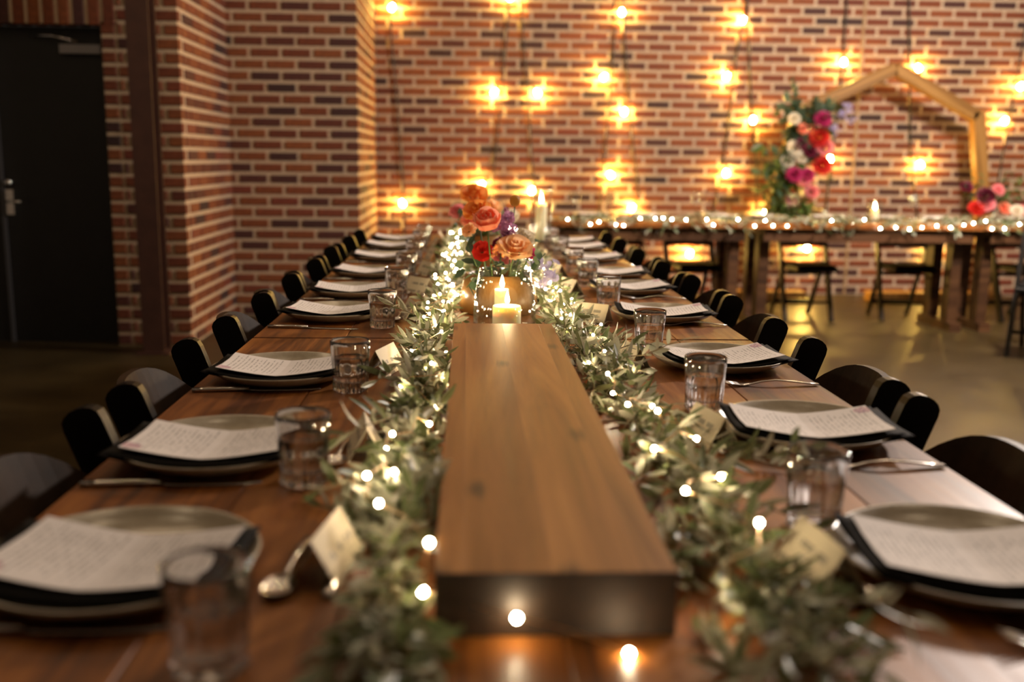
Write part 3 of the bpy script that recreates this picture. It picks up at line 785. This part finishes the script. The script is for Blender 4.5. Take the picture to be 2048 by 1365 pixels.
PATHL = [(0.6, -0.145), (1.0, -0.155), (1.7, -0.158), (2.3, -0.15), (3.0, -0.14), (5.2, -0.12)]
PATHR = [(0.6, 0.165), (0.95, 0.175), (1.25, 0.185), (1.7, 0.165), (2.3, 0.15), (3.0, 0.15), (5.2, 0.13)]
LED = MB(); LED.ico((0, 0, 0), 0.0032, 1); LED_M = LED.mesh('led', M_LED)
LEDB = MB(); LEDB.ico((0, 0, 0), 0.0046, 1); LEDB_M = LEDB.mesh('led', M_LEDCOOL)
def led_string(label, pts, me, group, wire_r=0.0006, nsub=3, rng=None):
    base = Vector((pts[0][0], pts[0][1], TZ)); t = thing('fairy_light_string', label, 'string lights', base, 0, group)
    P = []
    for a, b in zip(pts, pts[1:]):
        a, b = Vector(a), Vector(b)
        for k in range(nsub):
            j = Vector((rng.uniform(-1, 1), rng.uniform(-1, 1), rng.uniform(-.4, 1))) * (0.012 if k else 0)
            q = a.lerp(b, k / nsub) + j; q.z = max(q.z, a.z if a.z < TZ + 0.004 else TZ + 0.004) if k else q.z
            P.append(q - base)
    P.append(Vector(pts[-1]) - base)
    m = MB(); m.tube(P, wire_r, 4, False); stuff(m.build('wire', M_COPPER, t))
    for p in pts: link('led', me, t, Vector(p) - base)
    return t
for side, path, nm in ((-1, PATHL, 'door side'), (1, PATHR, 'arch side')):
    rng = random.Random(11 + side)
    g = thing('olive_garland', f'olive leaf garland with fairy lights running along the table, {nm} of the plank', 'garland', (side * 0.16, 2.9, TZ))
    leaves, stems = [], []; blk = block_plank(side)
    y = 0.70
    while y < 5.15:
        x = lerp_path(path, y)
        for k in range(2):
            hw = 0.024 if side < 0 else 0.032
            px = x + rng.uniform(-hw, hw) * 0.9; pz = TZ + 0.006 + rng.uniform(0, 0.034)
            d = (rng.uniform(-0.32, 0.32) + side * 0.05, rng.choice((-1, -1, 1)) * rng.uniform(0.6, 1), rng.uniform(-0.15, 0.25))
            sprig(rng, blk(Vector((px, y, pz))), d, rng.uniform(0.08, 0.14), rng.randint(9, 13), leaves, stems, 0.86 if y < 3 else 1.0, TZ + 0.003, blk)
        y += 0.022 if y < 2.4 else 0.03
    # stray sprays reaching over the table on the arch side
    if side > 0:
        for p, d, l in (((0.20, 1.42, 0.785), (0.55, -0.75, 0.12), 0.19), ((0.21, 1.30, 0.78), (0.9, -0.5, 0.05), 0.16), ((0.22, 1.22, 0.775), (0.9, -0.9, 0.1), 0.17), ((0.21, 1.10, 0.775), (0.6, -0.9, 0.1), 0.18), ((0.17, 1.75, 0.79), (0.5, -0.8, 0.4), 0.19), ((0.2, 0.96, 0.77), (0.5, -0.9, 0.12), 0.17), ((0.18, 0.9, 0.77), (0.3, -0.9, 0.12), 0.16), ((0.19, 1.9, 0.78), (0.6, -0.5, 0.5), 0.1)):
            for q in range(1): sprig(rng, p, d, l, 14, leaves, stems, 0.95, TZ + 0.003, blk)
    else:
        for p, d, l in (((-0.16, 0.92, 0.775), (-0.15, -0.9, 0.15), 0.18), ((-0.15, 0.84, 0.775), (-0.1, -0.9, 0.2), 0.16), ((-0.17, 1.36, 0.79), (-0.3, -0.8, 0.25), 0.17), ((-0.17, 1.78, 0.79), (-0.4, -0.7, 0.2), 0.15), ((-0.18, 2.24, 0.79), (-0.6, -0.5, 0.2), 0.12)):
            for q in range(1): sprig(rng, p, d, l, 13, leaves, stems, 0.95, TZ + 0.003, blk)
    finish_garland(g, leaves, stems, LEAVES)
    pts = []; y = 0.80
    while y < 5.1:
        x = lerp_path(path, y); hw = 0.04
        q = blk(Vector((x + rng.uniform(-hw, hw), y, TZ + rng.uniform(0.035, 0.065))))
        pts.append(tuple(q)); y += rng.uniform(0.045, 0.11) if y < 2.1 else rng.uniform(0.02, 0.055)
    if side < 0: pts = [(0.049, 0.748, TZ + 0.004), (-0.042, 0.772, TZ + 0.024)] + pts
    led_string(f'copper fairy light string woven through the olive garland, {nm} of the plank', pts, LED_M, 'fairy light strings on the long table', rng=rng)

# ------------------------------------------------------------------ candles and lanterns
def flame_mesh(h=0.03, r=0.0055):
    m = MB(); prof = [(0, 0), (r * 0.7, h * 0.08), (r, h * 0.25), (r * 0.82, h * 0.48), (r * 0.42, h * 0.75), (0.0, h)]
    m.lathe(prof, 12); return m.mesh('flame', M_FLAME)
FLAME = flame_mesh()
def candle(label, loc, r, h, fl=1.0, group=None):
    t = thing('pillar_candle', label, 'candle', loc, 0, group)
    m = MB(); m.lathe([(0, 0), (r * 0.98, 0), (r, 0.003), (r, h - 0.004), (r * 0.96, h), (r * 0.80, h - 0.0015), (r * 0.35, h - 0.006), (0, h - 0.007)], 32); m.build('wax_body', M_WAX, t)
    m = MB(); m.tube([(0, 0, h - 0.008), (0.0006, 0, h + 0.004), (0.001, 0, h + 0.008)], 0.0009, 5); m.build('wick', M_WICK, t)
    link('flame', FLAME, t, (0.001, 0, h + 0.005), (0, 0, 0), (fl, fl, fl)); return t
def lantern(label, loc, rb, rt, h, group=None, bell=True):
    prof_o = [(0.0, 0.0), (rb * 0.9, 0.0), (rb * 0.99, 0.006), (rb, 0.018), (rb * 0.985 + rt * 0.015, h * 0.35), ((rb + rt) / 2 * 1.02, h * 0.62), (rt * 1.01, h * 0.93), (rt, h)]
    prof_i = [(r - 0.0022 if r > 0.01 else 0, z + (0.004 if k < 2 else 0)) for k, (r, z) in enumerate(prof_o)][::-1]
    m = MB(); m.lathe(prof_o + prof_i, 48)
    return tag(m.build('glass_lantern', M_THIN, None, loc), label, 'lantern', group)
lantern('clear bell-shaped glass lantern around the low candle behind the plank', (0.004, 2.30, TZ), 0.0735, 0.061, 0.150)
candle('low cream pillar candle burning inside the bell-shaped glass lantern', (0.009, 2.30, TZ + 0.0046), 0.0335, 0.058)
candle('taller slim cream candle burning between the glass lantern and the flowers', (0.002, 2.452, TZ), 0.018, 0.082, 1.0)
lantern('tall clear glass cylinder around the pillar candle at the brick-wall end', (0.278, 4.9, TZ), 0.055, 0.052, 0.26)
candle('tall slim pillar candle burning inside the glass cylinder at the brick-wall end', (0.278, 4.9, TZ + 0.0046), 0.027, 0.185, 1.3)

# ------------------------------------------------------------------ flowers
def petals(m, layers, rng, c=(0, 0, 0), rot=None):
    R = rot or Matrix.Identity(3)
    for (n, rho0, L, t0, t1, half, ruffle) in layers:
        ph = rng.uniform(0, 6.28)
        for k in range(n):
            th = ph + 2 * PI * k / n + rng.uniform(-0.12, 0.12); nv, nu = 5, 4; V = []; F = []
            rho, z = rho0, 0.0; Lk = L * rng.uniform(0.92, 1.08)
            for i in range(nv + 1):
                v = i / nv; tt = t0 + (t1 - t0) * v ** 1.3
                if i: rho += math.sin(tt) * Lk / nv; z += math.cos(tt) * Lk / nv
                al = half * (0.45 + 0.62 * math.sin(PI * (0.12 + 0.60 * v)))
                for j in range(nu + 1):
                    u = j / nu * 2 - 1; a = th + u * al
                    zz = z - 0.10 * Lk * u * u * v + ruffle * L * v * math.sin(7 * u + k * 2.1) * 0.5
                    rr = rho * (1 + 0.05 * u * u * v) + ruffle * L * v * math.cos(9 * u + k)*0.4
                    V.append(R @ Vector((rr * math.cos(a), rr * math.sin(a), zz)) + Vector(c))
            for i in range(nv):
                for j in range(nu):
                    a = i * (nu + 1) + j; F.append((a, a + 1, a + nu + 2, a + nu + 1))
            m.add(V, F, True)
def tilt(dx, dy): return Euler((dy, dx, 0)).to_matrix()
def rose(r, rng): return [(3, r * .08, r * .95, .05, -.10, 1.5, 0), (4, r * .20, r * 1.0, .12, .12, 1.1, 0), (5, r * .32, r * 1.0, .25, .45, .95, .0), (5, r * .42, r * 1.02, .45, 1.0, .85, .02), (6, r * .46, r * 1.0, .6, 1.5, .75, .03)]
def peony(r, rng): return [(4, r * .10, r * 1.15, .25, -.25, 1.2, 0), (6, r * .25, r * 1.3, .55, -.35, .85, .02), (7, r * .30, r * 1.4, .9, -.25, .75, .02), (6, r * .28, r * 1.3, 1.2, .1, .7, .03)]
def carn(r, rng): return [(5, r * .08, r * .8, .1, .2, .9, .10), (7, r * .14, r * .9, .4, .6, .7, .12), (9, r * .16, r * 1.0, .8, 1.1, .6, .12), (9, r * .16, r * 1.0, 1.2, 1.5, .55, .12)]
def daisy(r, rng): return [(5, r * .1, r, 1.0, 1.4, .55, .03)]
KIND = {'rose': rose, 'peony': peony, 'carnation': carn, 'floret': daisy}
def bloom(parent, name, kind, r, mat, loc, rot, rng):
    m = MB(); petals(m, KIND[kind](r, rng), rng, (0, 0, 0), rot)
    zc = -r * 0.35
    m2 = [(x, y, z) for x, y, z in m.v]; m.v = [tuple(Vector(p) + rot @ Vector((0, 0, zc))) for p in m2]
    return m.build(name, mat, parent, loc)
def cluster(parent, name, mat, loc, n, spread, fr, rng):
    m = MB()
    for _ in range(n):
        p = Vector((rng.gauss(0, 1) * spread[0], rng.gauss(0, 1) * spread[1], rng.gauss(0, 1) * spread[2]))
        petals(m, daisy(fr, rng), rng, p, tilt(rng.uniform(-1, 1), rng.uniform(-0.3, 1.6)))
        m.tube([(0, 0, -spread[2]), tuple(p * 0.5), tuple(p)], fr * 0.07, 4)
    return m.build(name, mat, parent, loc)
def leaf_spray(parent, mesh, name, pts, rng, n, sc=1.0):
    P = [Vector(p) for p in pts]; m = MB(); m.tube(P, 0.0012, 5); stem = m.build('stem', M_STEM, parent)
    for k in range(n):
        t = (k + 0.5) / n * (len(P) - 1); i = min(int(t), len(P) - 2); q = P[i].lerp(P[i + 1], t - i); a = (P[i + 1] - P[i]).normalized()
        s = Vector((rng.uniform(-1, 1), rng.uniform(-1, 1), rng.uniform(-1, 1))); s = (s - s.dot(a) * a).normalized()
        o = bpy.data.objects.new(name, mesh); COL.objects.link(o); o.parent = parent
        o.matrix_local = Matrix.Translation(q) @ orient(a * 0.5 + s, rng.uniform(-1, 1)) @ Matrix.Scale(sc * rng.uniform(0.8, 1.15), 4)
EUC = leaf_mesh(0.036, 0.026, 0.12, M_EUC, 'leaf', 5, 0.2)
GREEN = leaf_mesh(0.042, 0.020, -0.2, M_FERN, 'leaf', 4, 0.3)
rng = random.Random(5)
fa = thing('flower_arrangement', 'flower arrangement of coral peony and peach rose behind the glass lantern', 'flowers', (0.0, 2.62, TZ))
m = MB(); m.lathe([(0, 0), (0.098, 0), (0.104, 0.004), (0.103, 0.03), (0.094, 0.085), (0.088, 0.102), (0.084, 0.102), (0.09, 0.08), (0.098, 0.03), (0.0, 0.012)], 40); m.build('pot', M_POT, fa)
def fl(kind, r, mat, x, z, y=0.0, rx=0.0, ry=0.9, name=None):
    # ry tips the flower towards the sitter (-Y)
    rot = tilt(rx, ry)
    bloom(fa, name or kind, kind, r, mat, (x, y, z - TZ), rot, rng)
    mm = MB(); mm.tube([(x * 0.3, y * 0.5 + 0.01, 0.02), (x * 0.7, y + 0.012, (z - TZ) * 0.6), (x, y, z - TZ - r * 0.2)], 0.0022, 6); mm.build('stem', M_STEM, fa)
fl('peony', 0.037, P_CORAL, -0.034, 0.988, -0.095, -0.15, 0.62)
fl('rose', 0.037, P_PEACH, 0.037, 0.925, -0.075, 0.15, 0.55)
fl('carnation', 0.024, P_RED, -0.046, 0.918, -0.075, -0.2, 1.1)
fl('carnation', 0.026, P_WHITE, 0.066, 0.950, -0.02, 0.4, 0.8)
fl('rose', 0.030, P_ORANGE, -0.058, 1.012, 0.06, -0.3, 0.6)
fl('carnation', 0.020, P_PEACH, -0.080, 0.965, 0.02, -0.6, 0.6)
fl('carnation', 0.020, P_BURG, 0.004, 0.930, -0.03, 0.0, 1.0)
fl('carnation', 0.016, P_MAGENTA, 0.078, 0.915, -0.06, 0.6, 1.0)
fl('rose', 0.028, P_PINK, 0.01, 0.90, 0.03, 0.3, 0.7)
cluster(fa, 'lilac_spike', P_LILAC, (0.015, -0.045, 0.218), 46, (0.013, 0.010, 0.024), 0.0085, rng)
cluster(fa, 'lilac_spike', P_LILAC, (0.022, -0.02, 0.255), 16, (0.007, 0.006, 0.012), 0.007, rng)
cluster(fa, 'blue_sprig', P_BLUE, (0.128, -0.06, 0.112), 12, (0.017, 0.012, 0.012), 0.0115, rng)
cluster(fa, 'blue_sprig', P_BLUE, (0.095, -0.06, 0.128), 7, (0.012, 0.01, 0.010), 0.010, rng)
mm = MB(); mm.ico((0, 0, 0), 0.0135, 2, (1, 1, 1.15)); ab = mm.build('globe_head', P_AMBER, fa, (0.040, 0.0, 0.292))
mm = MB(); mm.tube([(0.02, 0, 0.02), (0.03, 0, 0.16), (0.04, 0, 0.282)], 0.0016, 5); mm.build('stem', M_STEM, fa)
for k in range(9):
    mm = MB(); mm.ico((0, 0, 0), 0.0052, 1); mm.build('berry', P_BERRY, fa, (-0.012 + rng.uniform(-0.016, 0.022), -0.085 + rng.uniform(-0.01, 0.01), 0.163 + rng.uniform(-0.025, 0.025)))
for pts, n, sc in (([(-0.02, -0.06, 0.09), (-0.06, -0.08, 0.13), (-0.085, -0.085, 0.185)], 8, 0.95), ([(-0.03, -0.06, 0.09), (-0.075, -0.085, 0.115), (-0.105, -0.09, 0.125)], 6, 0.85), ([(-0.03, -0.07, 0.10), (-0.065, -0.09, 0.10), (-0.085, -0.095, 0.075)], 5, 0.9),
                   ([(0.03, -0.06, 0.09), (0.07, -0.09, 0.115), (0.115, -0.10, 0.165)], 9, 0.85), ([(0.02, -0.07, 0.10), (0.06, -0.10, 0.12), (0.10, -0.11, 0.125)], 7, 0.85), ([(0.0, -0.07, 0.10), (0.01, -0.09, 0.13), (-0.01, -0.095, 0.14)], 5, 0.8), ([(0.0, 0.03, 0.10), (-0.03, 0.05, 0.16), (-0.09, 0.06, 0.2)], 7, 0.9), ([(0.03, 0.03, 0.10), (0.06, 0.05, 0.16), (0.09, 0.05, 0.19)], 7, 0.9)):
    leaf_spray(fa, EUC, 'leaf', pts, rng, n, sc)
# the lower-set flower arrangement further along the table
rng = random.Random(9)
fb = thing('flower_arrangement', 'rust and pink flower arrangement beyond the coral peony arrangement', 'flowers', (-0.02, 3.72, TZ))
m = MB(); m.lathe([(0, 0), (0.07, 0), (0.075, 0.004), (0.07, 0.06), (0.06, 0.12), (0.057, 0.12), (0.066, 0.06), (0.0, 0.01)], 32); m.build('pot', M_POT, fb)
for kind, r, mat, x, z, y in (('rose', 0.04, P_ORANGE, -0.04, 0.27, -0.03), ('carnation', 0.03, P_PINK, -0.10, 0.21, -0.02), ('rose', 0.035, P_PEACH, 0.02, 0.22, -0.05), ('carnation', 0.03, P_CORAL, -0.055, 0.18, -0.06), ('carnation', 0.028, P_MAGENTA, 0.055, 0.17, -0.04), ('rose', 0.03, P_WHITE, 0.09, 0.19, 0.0)):
    bloom(fb, kind, kind, r, mat, (x, y, z), tilt(rng.uniform(-.4, .4), 0.7), rng)
    mm = MB(); mm.tube([(x * 0.2, 0, 0.03), (x * 0.7, y, z * 0.6), (x, y, z - r * .3)], 0.002, 5); mm.build('stem', M_STEM, fb)
for k in range(8):
    a = rng.uniform(0, 6.28); leaf_spray(fb, rng.choice((EUC, GREEN)), 'leaf', [(0, 0, 0.1), (0.05 * math.cos(a), 0.05 * math.sin(a), 0.17), (0.11 * math.cos(a), 0.1 * math.sin(a), 0.16 + rng.uniform(0, .07))], rng, 7, 1.0)

# ------------------------------------------------------------------ bridal table across the hall
BZ = 0.75; BY0, BY1 = 6.62, 7.30
KB = 0.94
trestle_table(0.45, 1.85, BY0, BY1, BZ, 'brown timber table across the hall, ending behind the long table', 'X', 'tables in front of the brick wall', 5, end=0.10)
trestle_table(1.86, 3.42, BY0, BY1, BZ, 'brown timber table across the hall, below the hanging arch flowers', 'X', 'tables in front of the brick wall', 5, end=0.10)
trestle_table(3.43, 4.90, BY0, BY1, BZ, 'brown timber table across the hall, before the right leg of the arch', 'X', 'tables in front of the brick wall', 5, end=0.10)
rng = random.Random(21)
g = thing('olive_garland', 'green garland with pale lights along the edge of the table before the brick wall', 'garland', (2.6, BY0 + 0.02, BZ))
leaves, stems = [], []
x = 0.55
while x < 4.65:
    sprig(rng, (x, BY0 + rng.uniform(0.0, 0.07), BZ + 0.012 + rng.uniform(0, 0.025)), (rng.choice((-1, 1)), rng.uniform(-0.4, 0.1), rng.uniform(-0.35, 0.15)), 0.14, 10, leaves, stems, 1.1)
    x += 0.022
finish_garland(g, leaves, stems, LEAVES, 0)
pts = []; x = 0.58
while x < 4.65:
    pts.append((x, BY0 - 0.015 + rng.uniform(-0.02, 0.03), BZ + (0.012 + rng.uniform(-0.045, 0.02)))); x += rng.uniform(0.04, 0.16) if x < 2.4 else rng.uniform(0.05, 0.11)
led_string('pale fairy light string along the edge of the table before the brick wall', pts, LEDB_M, None, rng=rng)
for k, (x, lab) in enumerate(((1.0, 'black folding chair behind the far corner of the long table'), (1.53, 'black folding chair under the table before the wall, left of the black table legs'), (2.37, 'black folding chair under the table, below the hanging arch flowers'), (3.10, 'black folding chair under the table, in front of the small lantern candle'), (3.95, 'black folding chair under the table, below the red and pink table flowers'))):
    place_chair((x * 1.02), 7.27, -PI / 2 + (-0.1, 0.08, 0.05, -0.06, 0.1)[k], lab, 'chairs at the table before the brick wall', 0.90)
place_chair(3.46, 5.84, PI * 0.5 + 2.5, 'black folding chair standing apart on the open concrete floor', 'chair standing apart', 0.98)
lantern('small clear glass lantern on the table before the wall', (2.80, 6.98, BZ), 0.055, 0.05, 0.145)
candle('short pillar candle burning in the small lantern before the wall', (2.80, 6.98, BZ + 0.0046), 0.028, 0.075, 1.3)
def wine_glass_mesh():
    m = MB(); m.lathe([(0, 0.002), (0.03, 0.0015), (0.031, 0.0), (0.032, 0.002), (0.006, 0.006), (0.0035, 0.012), (0.003, 0.075), (0.006, 0.085), (0.022, 0.10), (0.032, 0.125), (0.031, 0.155), (0.026, 0.185), (0.0245, 0.185), (0.029, 0.155), (0.030, 0.125), (0.020, 0.102), (0.0, 0.088)], 24)
    return m.mesh('wine_glass', M_THIN)
WG = wine_glass_mesh()
gl = [(0.72, 7.5), (0.96, 7.42), (1.0, 7.6), (1.62, 7.46), (1.70, 7.6), (2.33, 7.44), (2.42, 7.58), (3.28, 7.46), (3.36, 7.6), (4.22, 7.42), (4.30, 7.58), (4.6, 7.5)]
for x, y in gl: tag(link('wine_glass', WG, None, (x * KB, y * KB, BZ)), 'clear stemmed wine glass on the table before the brick wall', 'glass', 'wine glasses on the table before the wall')
for x in (0.85, 1.30, 1.85, 2.20, 2.68, 3.15, 3.55, 4.2, 4.7):
    tag(link('dinner_plate', PLATE, None, (x * KB, 7.14, BZ + 0.0004)), 'beige stoneware plate on the table before the brick wall', 'plate', 'plates on the table before the wall')
    tag(link('menu_card', MENU, None, (x * KB, 7.14, BZ + 0.007), (0, 0, PI / 2)), 'open white menu on the table before the brick wall', 'menu', 'menus on the table before the wall')
rng = random.Random(33)
fc = thing('flower_arrangement', 'red and pink flower arrangement on the table before the wooden arch', 'flowers', (3.62, 7.02, BZ))
m = MB(); m.lathe([(0, 0), (0.05, 0), (0.055, 0.01), (0.05, 0.06), (0.045, 0.08), (0.0, 0.07)], 24); m.build('pot', M_POT, fc)
for kind, r, mat, x, z in (('carnation', 0.055, P_RED, -0.09, 0.10), ('rose', 0.05, P_PINK, -0.02, 0.13), ('rose', 0.05, P_BURG, -0.02, 0.19), ('carnation', 0.04, P_PINK, 0.045, 0.235), ('rose', 0.04, P_CORAL, 0.12, 0.10), ('carnation', 0.04, P_WHITE, 0.19, 0.09), ('carnation', 0.035, P_PINK, 0.26, 0.09), ('carnation', 0.04, P_BURG, -0.16, 0.25)):
    bloom(fc, kind, kind, r, mat, (x, rng.uniform(-0.1, -0.02), z), tilt(rng.uniform(-.4, .4), 0.9), rng)
for k in range(16):
    x1 = rng.uniform(-0.2, 0.32); leaf_spray(fc, rng.choice((EUC, GREEN)), 'leaf', [(0, 0, 0.06), (x1 * 0.5, rng.uniform(-.05, .05), 0.14), (x1, rng.uniform(-.06, .06), 0.12 + rng.uniform(0, 0.3))], rng, 9, 1.3)

# ------------------------------------------------------------------ wooden arch with hanging flowers
AY = 8.22
def beam(p0, p1, w=0.105, d=0.10):
    p0, p1 = Vector((p0[0], AY, p0[1])), Vector((p1[0], AY, p1[1])); a = (p1 - p0); L = a.length; a.normalize()
    b = MB(); b.cbox((0, 0, L / 2), (w, d, L), 0.006)
    q = a.to_track_quat('Z', 'Y').to_matrix().to_4x4(); return b, Matrix.Translation(p0) @ q
ar = thing('wooden_arch', 'pale timber house-shaped wedding arch standing before the brick wall', 'arch', (3.33, AY, 0))
for p0, p1 in (((3.385, 1.91), (2.60, 1.545)), ((3.385, 1.91), (4.10, 1.545)), ((4.10, 1.58), (4.34, 0.02)), ((2.62, 1.58), (2.30, 0.02))):
    b, mx = beam(p0, p1); o = b.build('beam', M_ARCH, ar); o.matrix_local = Matrix.Translation(-ar.location) @ mx
for x0, x1 in ((3.30, 4.42), (2.1, 2.75)):
    m = MB(); m.cbox(((x0 + x1) / 2 - 3.33, -0.02, 0.045), (x1 - x0, 0.16, 0.085), 0.006); m.build('foot', M_ARCH, ar)
rng = random.Random(44)
ag = thing('flower_garland', 'hanging garland of red, pink and white flowers on the wooden arch', 'flowers', (2.55, AY - 0.07, 1.2))
def af(kind, r, mat, x, z): bloom(ag, kind, kind, r, mat, (x - 2.55, rng.uniform(-0.14, -0.08), z - 1.2), tilt(rng.uniform(-.4, .4), 1.1), rng)
for a in (('carnation', .062, P_MAGENTA, 2.76, 1.50), ('carnation', .075, P_RED, 2.74, 1.36), ('rose', .045, P_ORANGE, 2.73, 1.375), ('carnation', .07, P_RED, 2.77, 1.14), ('rose', .055, P_PINK, 2.79, 1.275), ('carnation', .062, P_WHITE, 2.555, 1.27), ('carnation', .045, P_WHITE, 2.52, 1.50), ('carnation', .05, P_WHITE, 2.50, 1.17), ('carnation', .06, P_MAGENTA, 2.55, 1.06), ('carnation', .055, P_PINK, 2.63, 1.02), ('rose', .045, P_PINK, 2.70, 0.92), ('carnation', .05, P_MAGENTA, 2.66, 1.06), ('carnation', .04, P_CORAL, 2.60, 1.42), ('carnation', .05, P_BURG, 2.68, 1.24), ('carnation', .045, P_WHITE, 2.62, 1.19), ('carnation', .04, P_MAGENTA, 2.55, 0.85), ('carnation', .05, P_BURG, 2.60, 1.30)): af(*a)
for x, z in ((2.90, 1.53), (2.95, 1.58), (2.86, 1.40), (2.98, 1.48)): cluster(ag, 'blue_sprig', P_BLUE, (x - 2.55, -0.12, z - 1.2), 9, (0.025, 0.02, 0.03), 0.02, rng)
BIGE = leaf_mesh(0.075, 0.042, 0.1, M_EUC, 'leaf', 4, 0.2); BIGG = leaf_mesh(0.085, 0.032, -0.2, M_FERN, 'leaf', 4, 0.3)
for k in range(100):
    z = rng.uniform(0.62, 1.62); x = 2.57 + rng.gauss(0, 0.09) + (0.05 if z > 1.3 else 0)
    if z < 1.0: x += rng.uniform(-0.08, 0.08)
    a = rng.uniform(0, 6.28)
    e = (x + 0.16 * math.cos(a), z + 0.16 * math.sin(a) - 0.04)
    leaf_spray(ag, BIGE if z > 1.05 and rng.random() < 0.75 else BIGG, 'leaf', [(x - 2.55, 0.0, z - 1.2), ((x + e[0]) / 2 - 2.55, -0.07, (z + e[1]) / 2 - 1.2), (e[0] - 2.55, -0.05, e[1] - 1.2)], rng, 6, 1.25)
leaf_spray(ag, BIGE, 'leaf', [(2.58 - 2.55, -0.05, 0.35), (2.53 - 2.55, -0.06, 0.47), (2.49 - 2.55, -0.06, 0.61)], rng, 22, 0.75)
for x0, x1, z0, z1 in ((2.70, 3.02, 1.55, 1.52), (2.7, 2.98, 1.5, 1.62), (2.45, 2.36, 1.3, 1.0), (2.45, 2.34, 1.1, 0.72), (2.6, 2.72, 0.9, 0.66)):
    leaf_spray(ag, BIGG, 'leaf', [(x0 - 2.55, -0.04, z0 - 1.2), ((x0 + x1) / 2 - 2.55, -0.07, (z0 + z1) / 2 - 1.18), (x1 - 2.55, -0.06, z1 - 1.2)], rng, 10, 0.8)

# ------------------------------------------------------------------ festoon bulbs on the brick wall
BULB = MB(); BULB.lathe([(0.0, -0.056), (0.010, -0.054), (0.019, -0.046), (0.0225, -0.034), (0.021, -0.022), (0.014, -0.010), (0.011, 0.0), (0.0, 0.0)], 14)
BULB_M = BULB.mesh('bulb', M_BULB)
SOCK = MB(); SOCK.lathe([(0.0, 0.036), (0.010, 0.035), (0.0145, 0.028), (0.0155, 0.0), (0.0, 0.0)], 12)
SOCK_M = SOCK.mesh('socket', M_CORD)
FY = YB - 0.055
def festoon(label, cord, bulbs):
    t = thing('festoon_string', label, 'string lights', (cord[0][0], YB - 0.03, 0), 0, 'festoon strings on the brick wall')
    o = Vector(t.location); P = []
    for (a, b) in zip(cord, cord[1:]):
        for k in range(4): P.append(Vector((a[0] + (b[0] - a[0]) * k / 4, YB - 0.03 + random.uniform(-.003, .003), a[1] + (b[1] - a[1]) * k / 4)) - o)
    P.append(Vector((cord[-1][0], YB - 0.03, cord[-1][1])) - o)
    m = MB(); m.tube(P, 0.0075, 6); m.build('cord', M_CORD, t)
    for x, z, tl in bulbs:      # each bulb hangs from its socket, tipped a little sideways
        b = link('bulb', BULB_M, t, Vector((x, FY, z + 0.030)) - o, (random.uniform(-0.15, 0.05), tl, 0))
        link('socket', SOCK_M, b, (0, 0, 0))
festoon('black festoon string on the brick wall beside the stepped corner', [(-0.75, 2.9), (-0.73, 2.42), (-0.71, 2.03), (-0.67, 1.58), (-0.63, 0.92), (-0.62, 0.3)], [(-0.70, 2.36, 0.4), (-0.645, 0.76, -0.4)])
festoon('black festoon string behind the coral flowers, leaning towards the stepped corner', [(0.29, 2.9), (0.26, 2.44), (0.20, 1.64), (0.13, 0.93), (0.08, 0.3)], [(0.27, 2.46, 0.2), (0.155, 1.69, 0.6), (0.055, 0.92, 0.7)])
festoon('black festoon string behind the tall pillar candle at the end of the table', [(0.31, 2.9), (0.36, 2.37), (0.43, 1.64), (0.49, 0.91), (0.55, 0.3)], [(0.485, 1.69, -0.7), (0.475, 0.88, 0.2)])
festoon('black festoon string with bulbs above the left part of the bridal table', [(1.19, 2.9), (1.16, 2.46), (1.13, 1.86), (1.09, 1.15), (1.03, 0.3)], [(1.075, 1.83, 0.6), (1.13, 1.02, -0.5)])
festoon('black festoon string with a top bulb over the middle of the brick wall', [(1.17, 2.9), (1.21, 2.38), (1.26, 1.86), (1.33, 1.32), (1.42, 0.69), (1.50, 0.2)], [(1.195, 2.36, 0.0), (1.25, 1.55, 0.3), (1.35, 0.74, 0.5)])
festoon('black festoon string left of the hanging arch flowers', [(2.28, 2.9), (2.25, 2.48), (2.19, 2.08), (2.15, 1.46), (2.09, 0.95), (2.04, 0.65), (1.95, 0.2)], [(2.12, 1.85, 0.7), (2.14, 1.05, 0.0), (1.87, 0.35, 0.5)])
festoon('black festoon string touching the hanging arch flowers', [(2.21, 2.9), (2.27, 2.32), (2.35, 1.5), (2.41, 1.13), (2.43, 0.7), (2.45, 0.2)], [(2.23, 2.31, 0.6), (2.35, 1.50, 0.0), (2.50, 0.71, -0.3)])
festoon('black festoon string passing behind the left beam of the arch', [(3.10, 2.9), (3.10, 2.5), (3.10, 1.81), (3.06, 1.2), (3.04, 0.62), (2.98, 0.2)], [(3.10, 1.99, 0.0), (3.04, 1.18, 0.1), (2.90, 0.41, 0.4)])
festoon('black festoon string passing behind the right beam of the arch', [(3.6, 2.9), (3.63, 2.51), (3.69, 1.9), (3.75, 1.27), (3.85, 0.76), (3.95, 0.2)], [(3.735, 1.95, -0.5), (3.82, 1.14, -0.6), (4.02, 0.40, -0.4)])
festoon('black festoon string right of the wooden arch', [(4.70, 2.9), (4.65, 2.16), (4.60, 1.49), (4.56, 1.07), (4.5, 0.3)], [(4.67, 1.81, 0.6), (4.56, 1.52, 0.6)])
